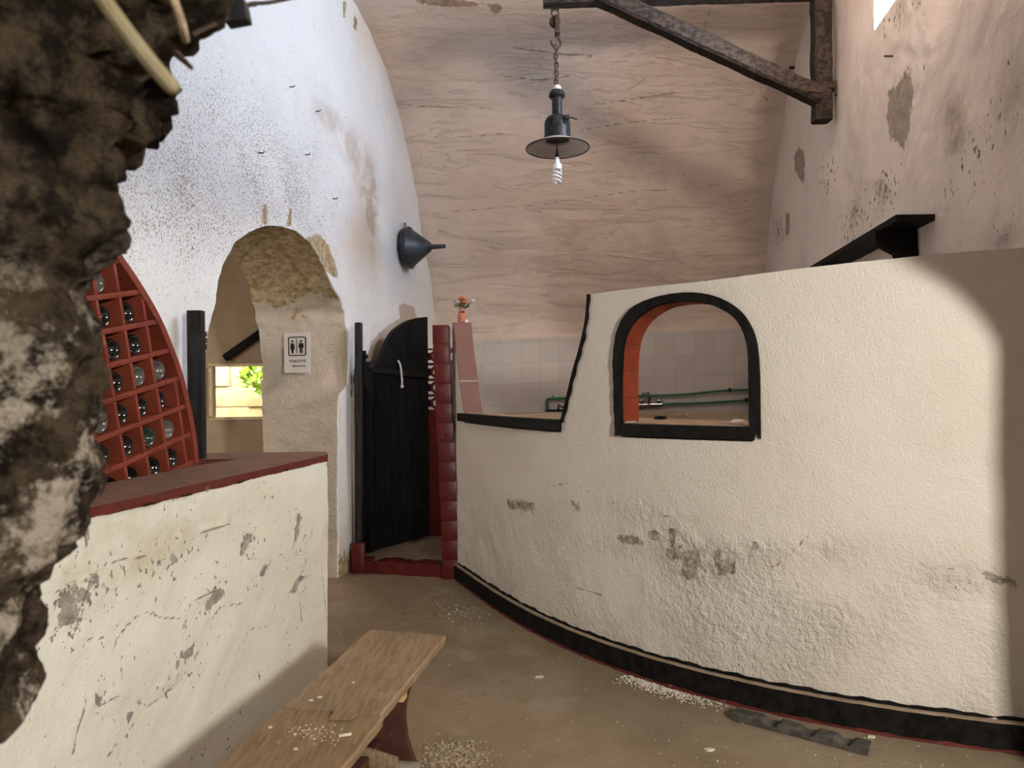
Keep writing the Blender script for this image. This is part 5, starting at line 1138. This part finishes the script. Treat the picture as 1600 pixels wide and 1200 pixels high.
# ---- cane, twigs, cable on the rough stone
b = MB(); b.tube(smooth_line([at(140, -30, .50), at(190, 40, .505), at(235, 98, .515), at(266, 133, .525)], 5), .0062, 10); b.ball(at(267, 134, .525), .0064); tag(b.build('cane', M['cane'], None), 'yellowish dry cane lying against the dark rock at top left', 'cane')
b = MB(); b.tube(smooth_line([at(268, -10, .52), at(282, 30, .53), at(290, 62, .55)], 4), .0032, 8); tag(b.build('twig', M['bark'], None), 'thin brown twig hanging over the rock near the cane', 'twig')
b = MB(); b.tube([at(276, 84, .62), at(299, 106, .58)], [.0035, .0018], 8); tag(b.build('nail', M['iron'], None), 'dark nail sticking out of the rock below the twig', 'nail')
cb = empty('cable', at(372, 20, .72), 'black cable with a square junction box at the top of the rock', 'cable')
b = MB(); b.box(at(370, 21, .72), (.0115, 0, .002), (0, .008, 0), (-.002, 0, .011), .0015); b.build('junction_box', M['fig'], cb)
b = MB(); b.tube(smooth_line([at(300, 55, .64), at(325, 42, .66), at(345, 34, .69), at(358, 26, .715)], 4), .0022, 6); b.tube(smooth_line([at(350, 30, .71), at(352, 20, .715), at(358, 18, .717)], 4), .0016, 6); b.tube(smooth_line([at(382, 14, .72), at(392, 6, .73), at(420, 4, .76), at(470, -6, .8)], 4), .002, 6); b.tube(smooth_line([at(382, 18, .72), at(388, 10, .73), at(400, 8, .74)], 4), .0014, 6); b.build('wire', M['wire'], cb)
# nails in the walls
for x, y, lab in [(404, 238, 'bent nail in the left wall, lowest of those left of the scraped patch'), (476, 241, 'nail in the left wall at the foot of the scraped patch'), (493, 173, 'nail in the left wall at the tip of the scraped patch'), (520, 310, 'nail in the left wall inside the scraped patch above the arch'), (452, 135, 'nail in the left wall, highest of them')]:
    q = onwall(x, y, LA, LB); ax = np.array([1, -LB, 0])/LN
    b = MB(); b.tube([q-ax*.02, q+ax*.03+np.array([.0, .006, -.004]), q+ax*.036+np.array([0, .012, .008])], .004, 6); tag(b.build('nail', M['iron'], None), lab, 'nail', 'nails in the left wall')
for x, y, lab in [(1395, 88, 'nail in the right wall below the high window'), (1242, 106, 'rusty nail in the vault corner left of the jib post')]:
    q = onwall(x, y, RA, RB); ax = np.array([-1, RB, 0])/RN
    b = MB(); b.tube([q-ax*.02, q+ax*.05+np.array([0, -.01, .0])], .0065 if x > 1300 else .014, 6); tag(b.build('nail', M['iron'], None), lab, 'nail')

# ================================================================== LIGHT
def area(nm, loc, tgt, sx, sy, P_, col):
    l = bpy.data.lights.new(nm, 'AREA'); l.shape = 'RECTANGLE'; l.size = sx; l.size_y = sy; l.energy = P_; l.color = col
    o = bpy.data.objects.new(nm, l); COL.objects.link(o); o.location = loc; d = Vector(tgt)-Vector(loc); o.rotation_euler = d.to_track_quat('-Z', 'Y').to_euler(); return o
area('doorway_daylight', (2.15, -1.3, 2.3), (.2, 2.9, 1.0), 0.28, .34, 205, (1.0, .965, .87))
wc = rmap(wy1-.42, wz+.31, .62)
area('high_window_sky', tuple(wc), tuple(np.array(wc)+np.array([-1., .14, -.25])), 1.0, .75, 230, (.42, .68, 1.0))
gc = rmap(wy1-.42, wz-.75, 1.25)
area('high_window_ground_bounce', tuple(gc), tuple(rmap(wy1-.30, wz+.40, .05)), 1.2, .7, 820, (1.0, .76, .56))
wd = rmap(wy1-1.5, wz+.31, .12)
area('added_window_fill', tuple(wd), tuple(wd+np.array([-.75, 1.9, 1.1])), .62, .5, 165, (1.0, .84, .70))  # added fill lamp in the unseen opening, brightens the vault
area('alcove_daylight', (-3.0, 8.6, 2.9), (-3.2, 10.4, .9), 2.5, 1.2, 330, (1., .93, .72))
area('alcove_fill', (-4.42, 4.6, 1.5), (-2.0, 5.3, 1.4), .8, 1.5, 42, (1., .90, .76))  # added fill lamp inside the alcove, brightens its walls; no door here
W = bpy.data.worlds.new('sky'); SC.world = W; W.use_nodes = True
bg = W.node_tree.nodes['Background']; bg.inputs[0].default_value = (1.0, .87, .75, 1); bg.inputs[1].default_value = .38

cam = bpy.data.cameras.new('camera'); co_ = bpy.data.objects.new('camera', cam); COL.objects.link(co_)
cam.sensor_width = 36; cam.sensor_fit = 'HORIZONTAL'; cam.lens = F/1600*36; cam.clip_start = .02
Rc = Matrix((tuple(RT), tuple(UP), tuple(-FW))).transposed(); co_.matrix_world = Matrix.Translation(Vector(CAM)) @ Rc.to_4x4()
cam.dof.use_dof = True; cam.dof.focus_distance = 4.2; cam.dof.aperture_fstop = 7.0
SC.camera = co_
SC.view_settings.view_transform = 'Standard'; SC.view_settings.look = 'None'; SC.view_settings.gamma = 1; SC.view_settings.exposure = 0.0; SC.view_settings.use_curve_mapping = False
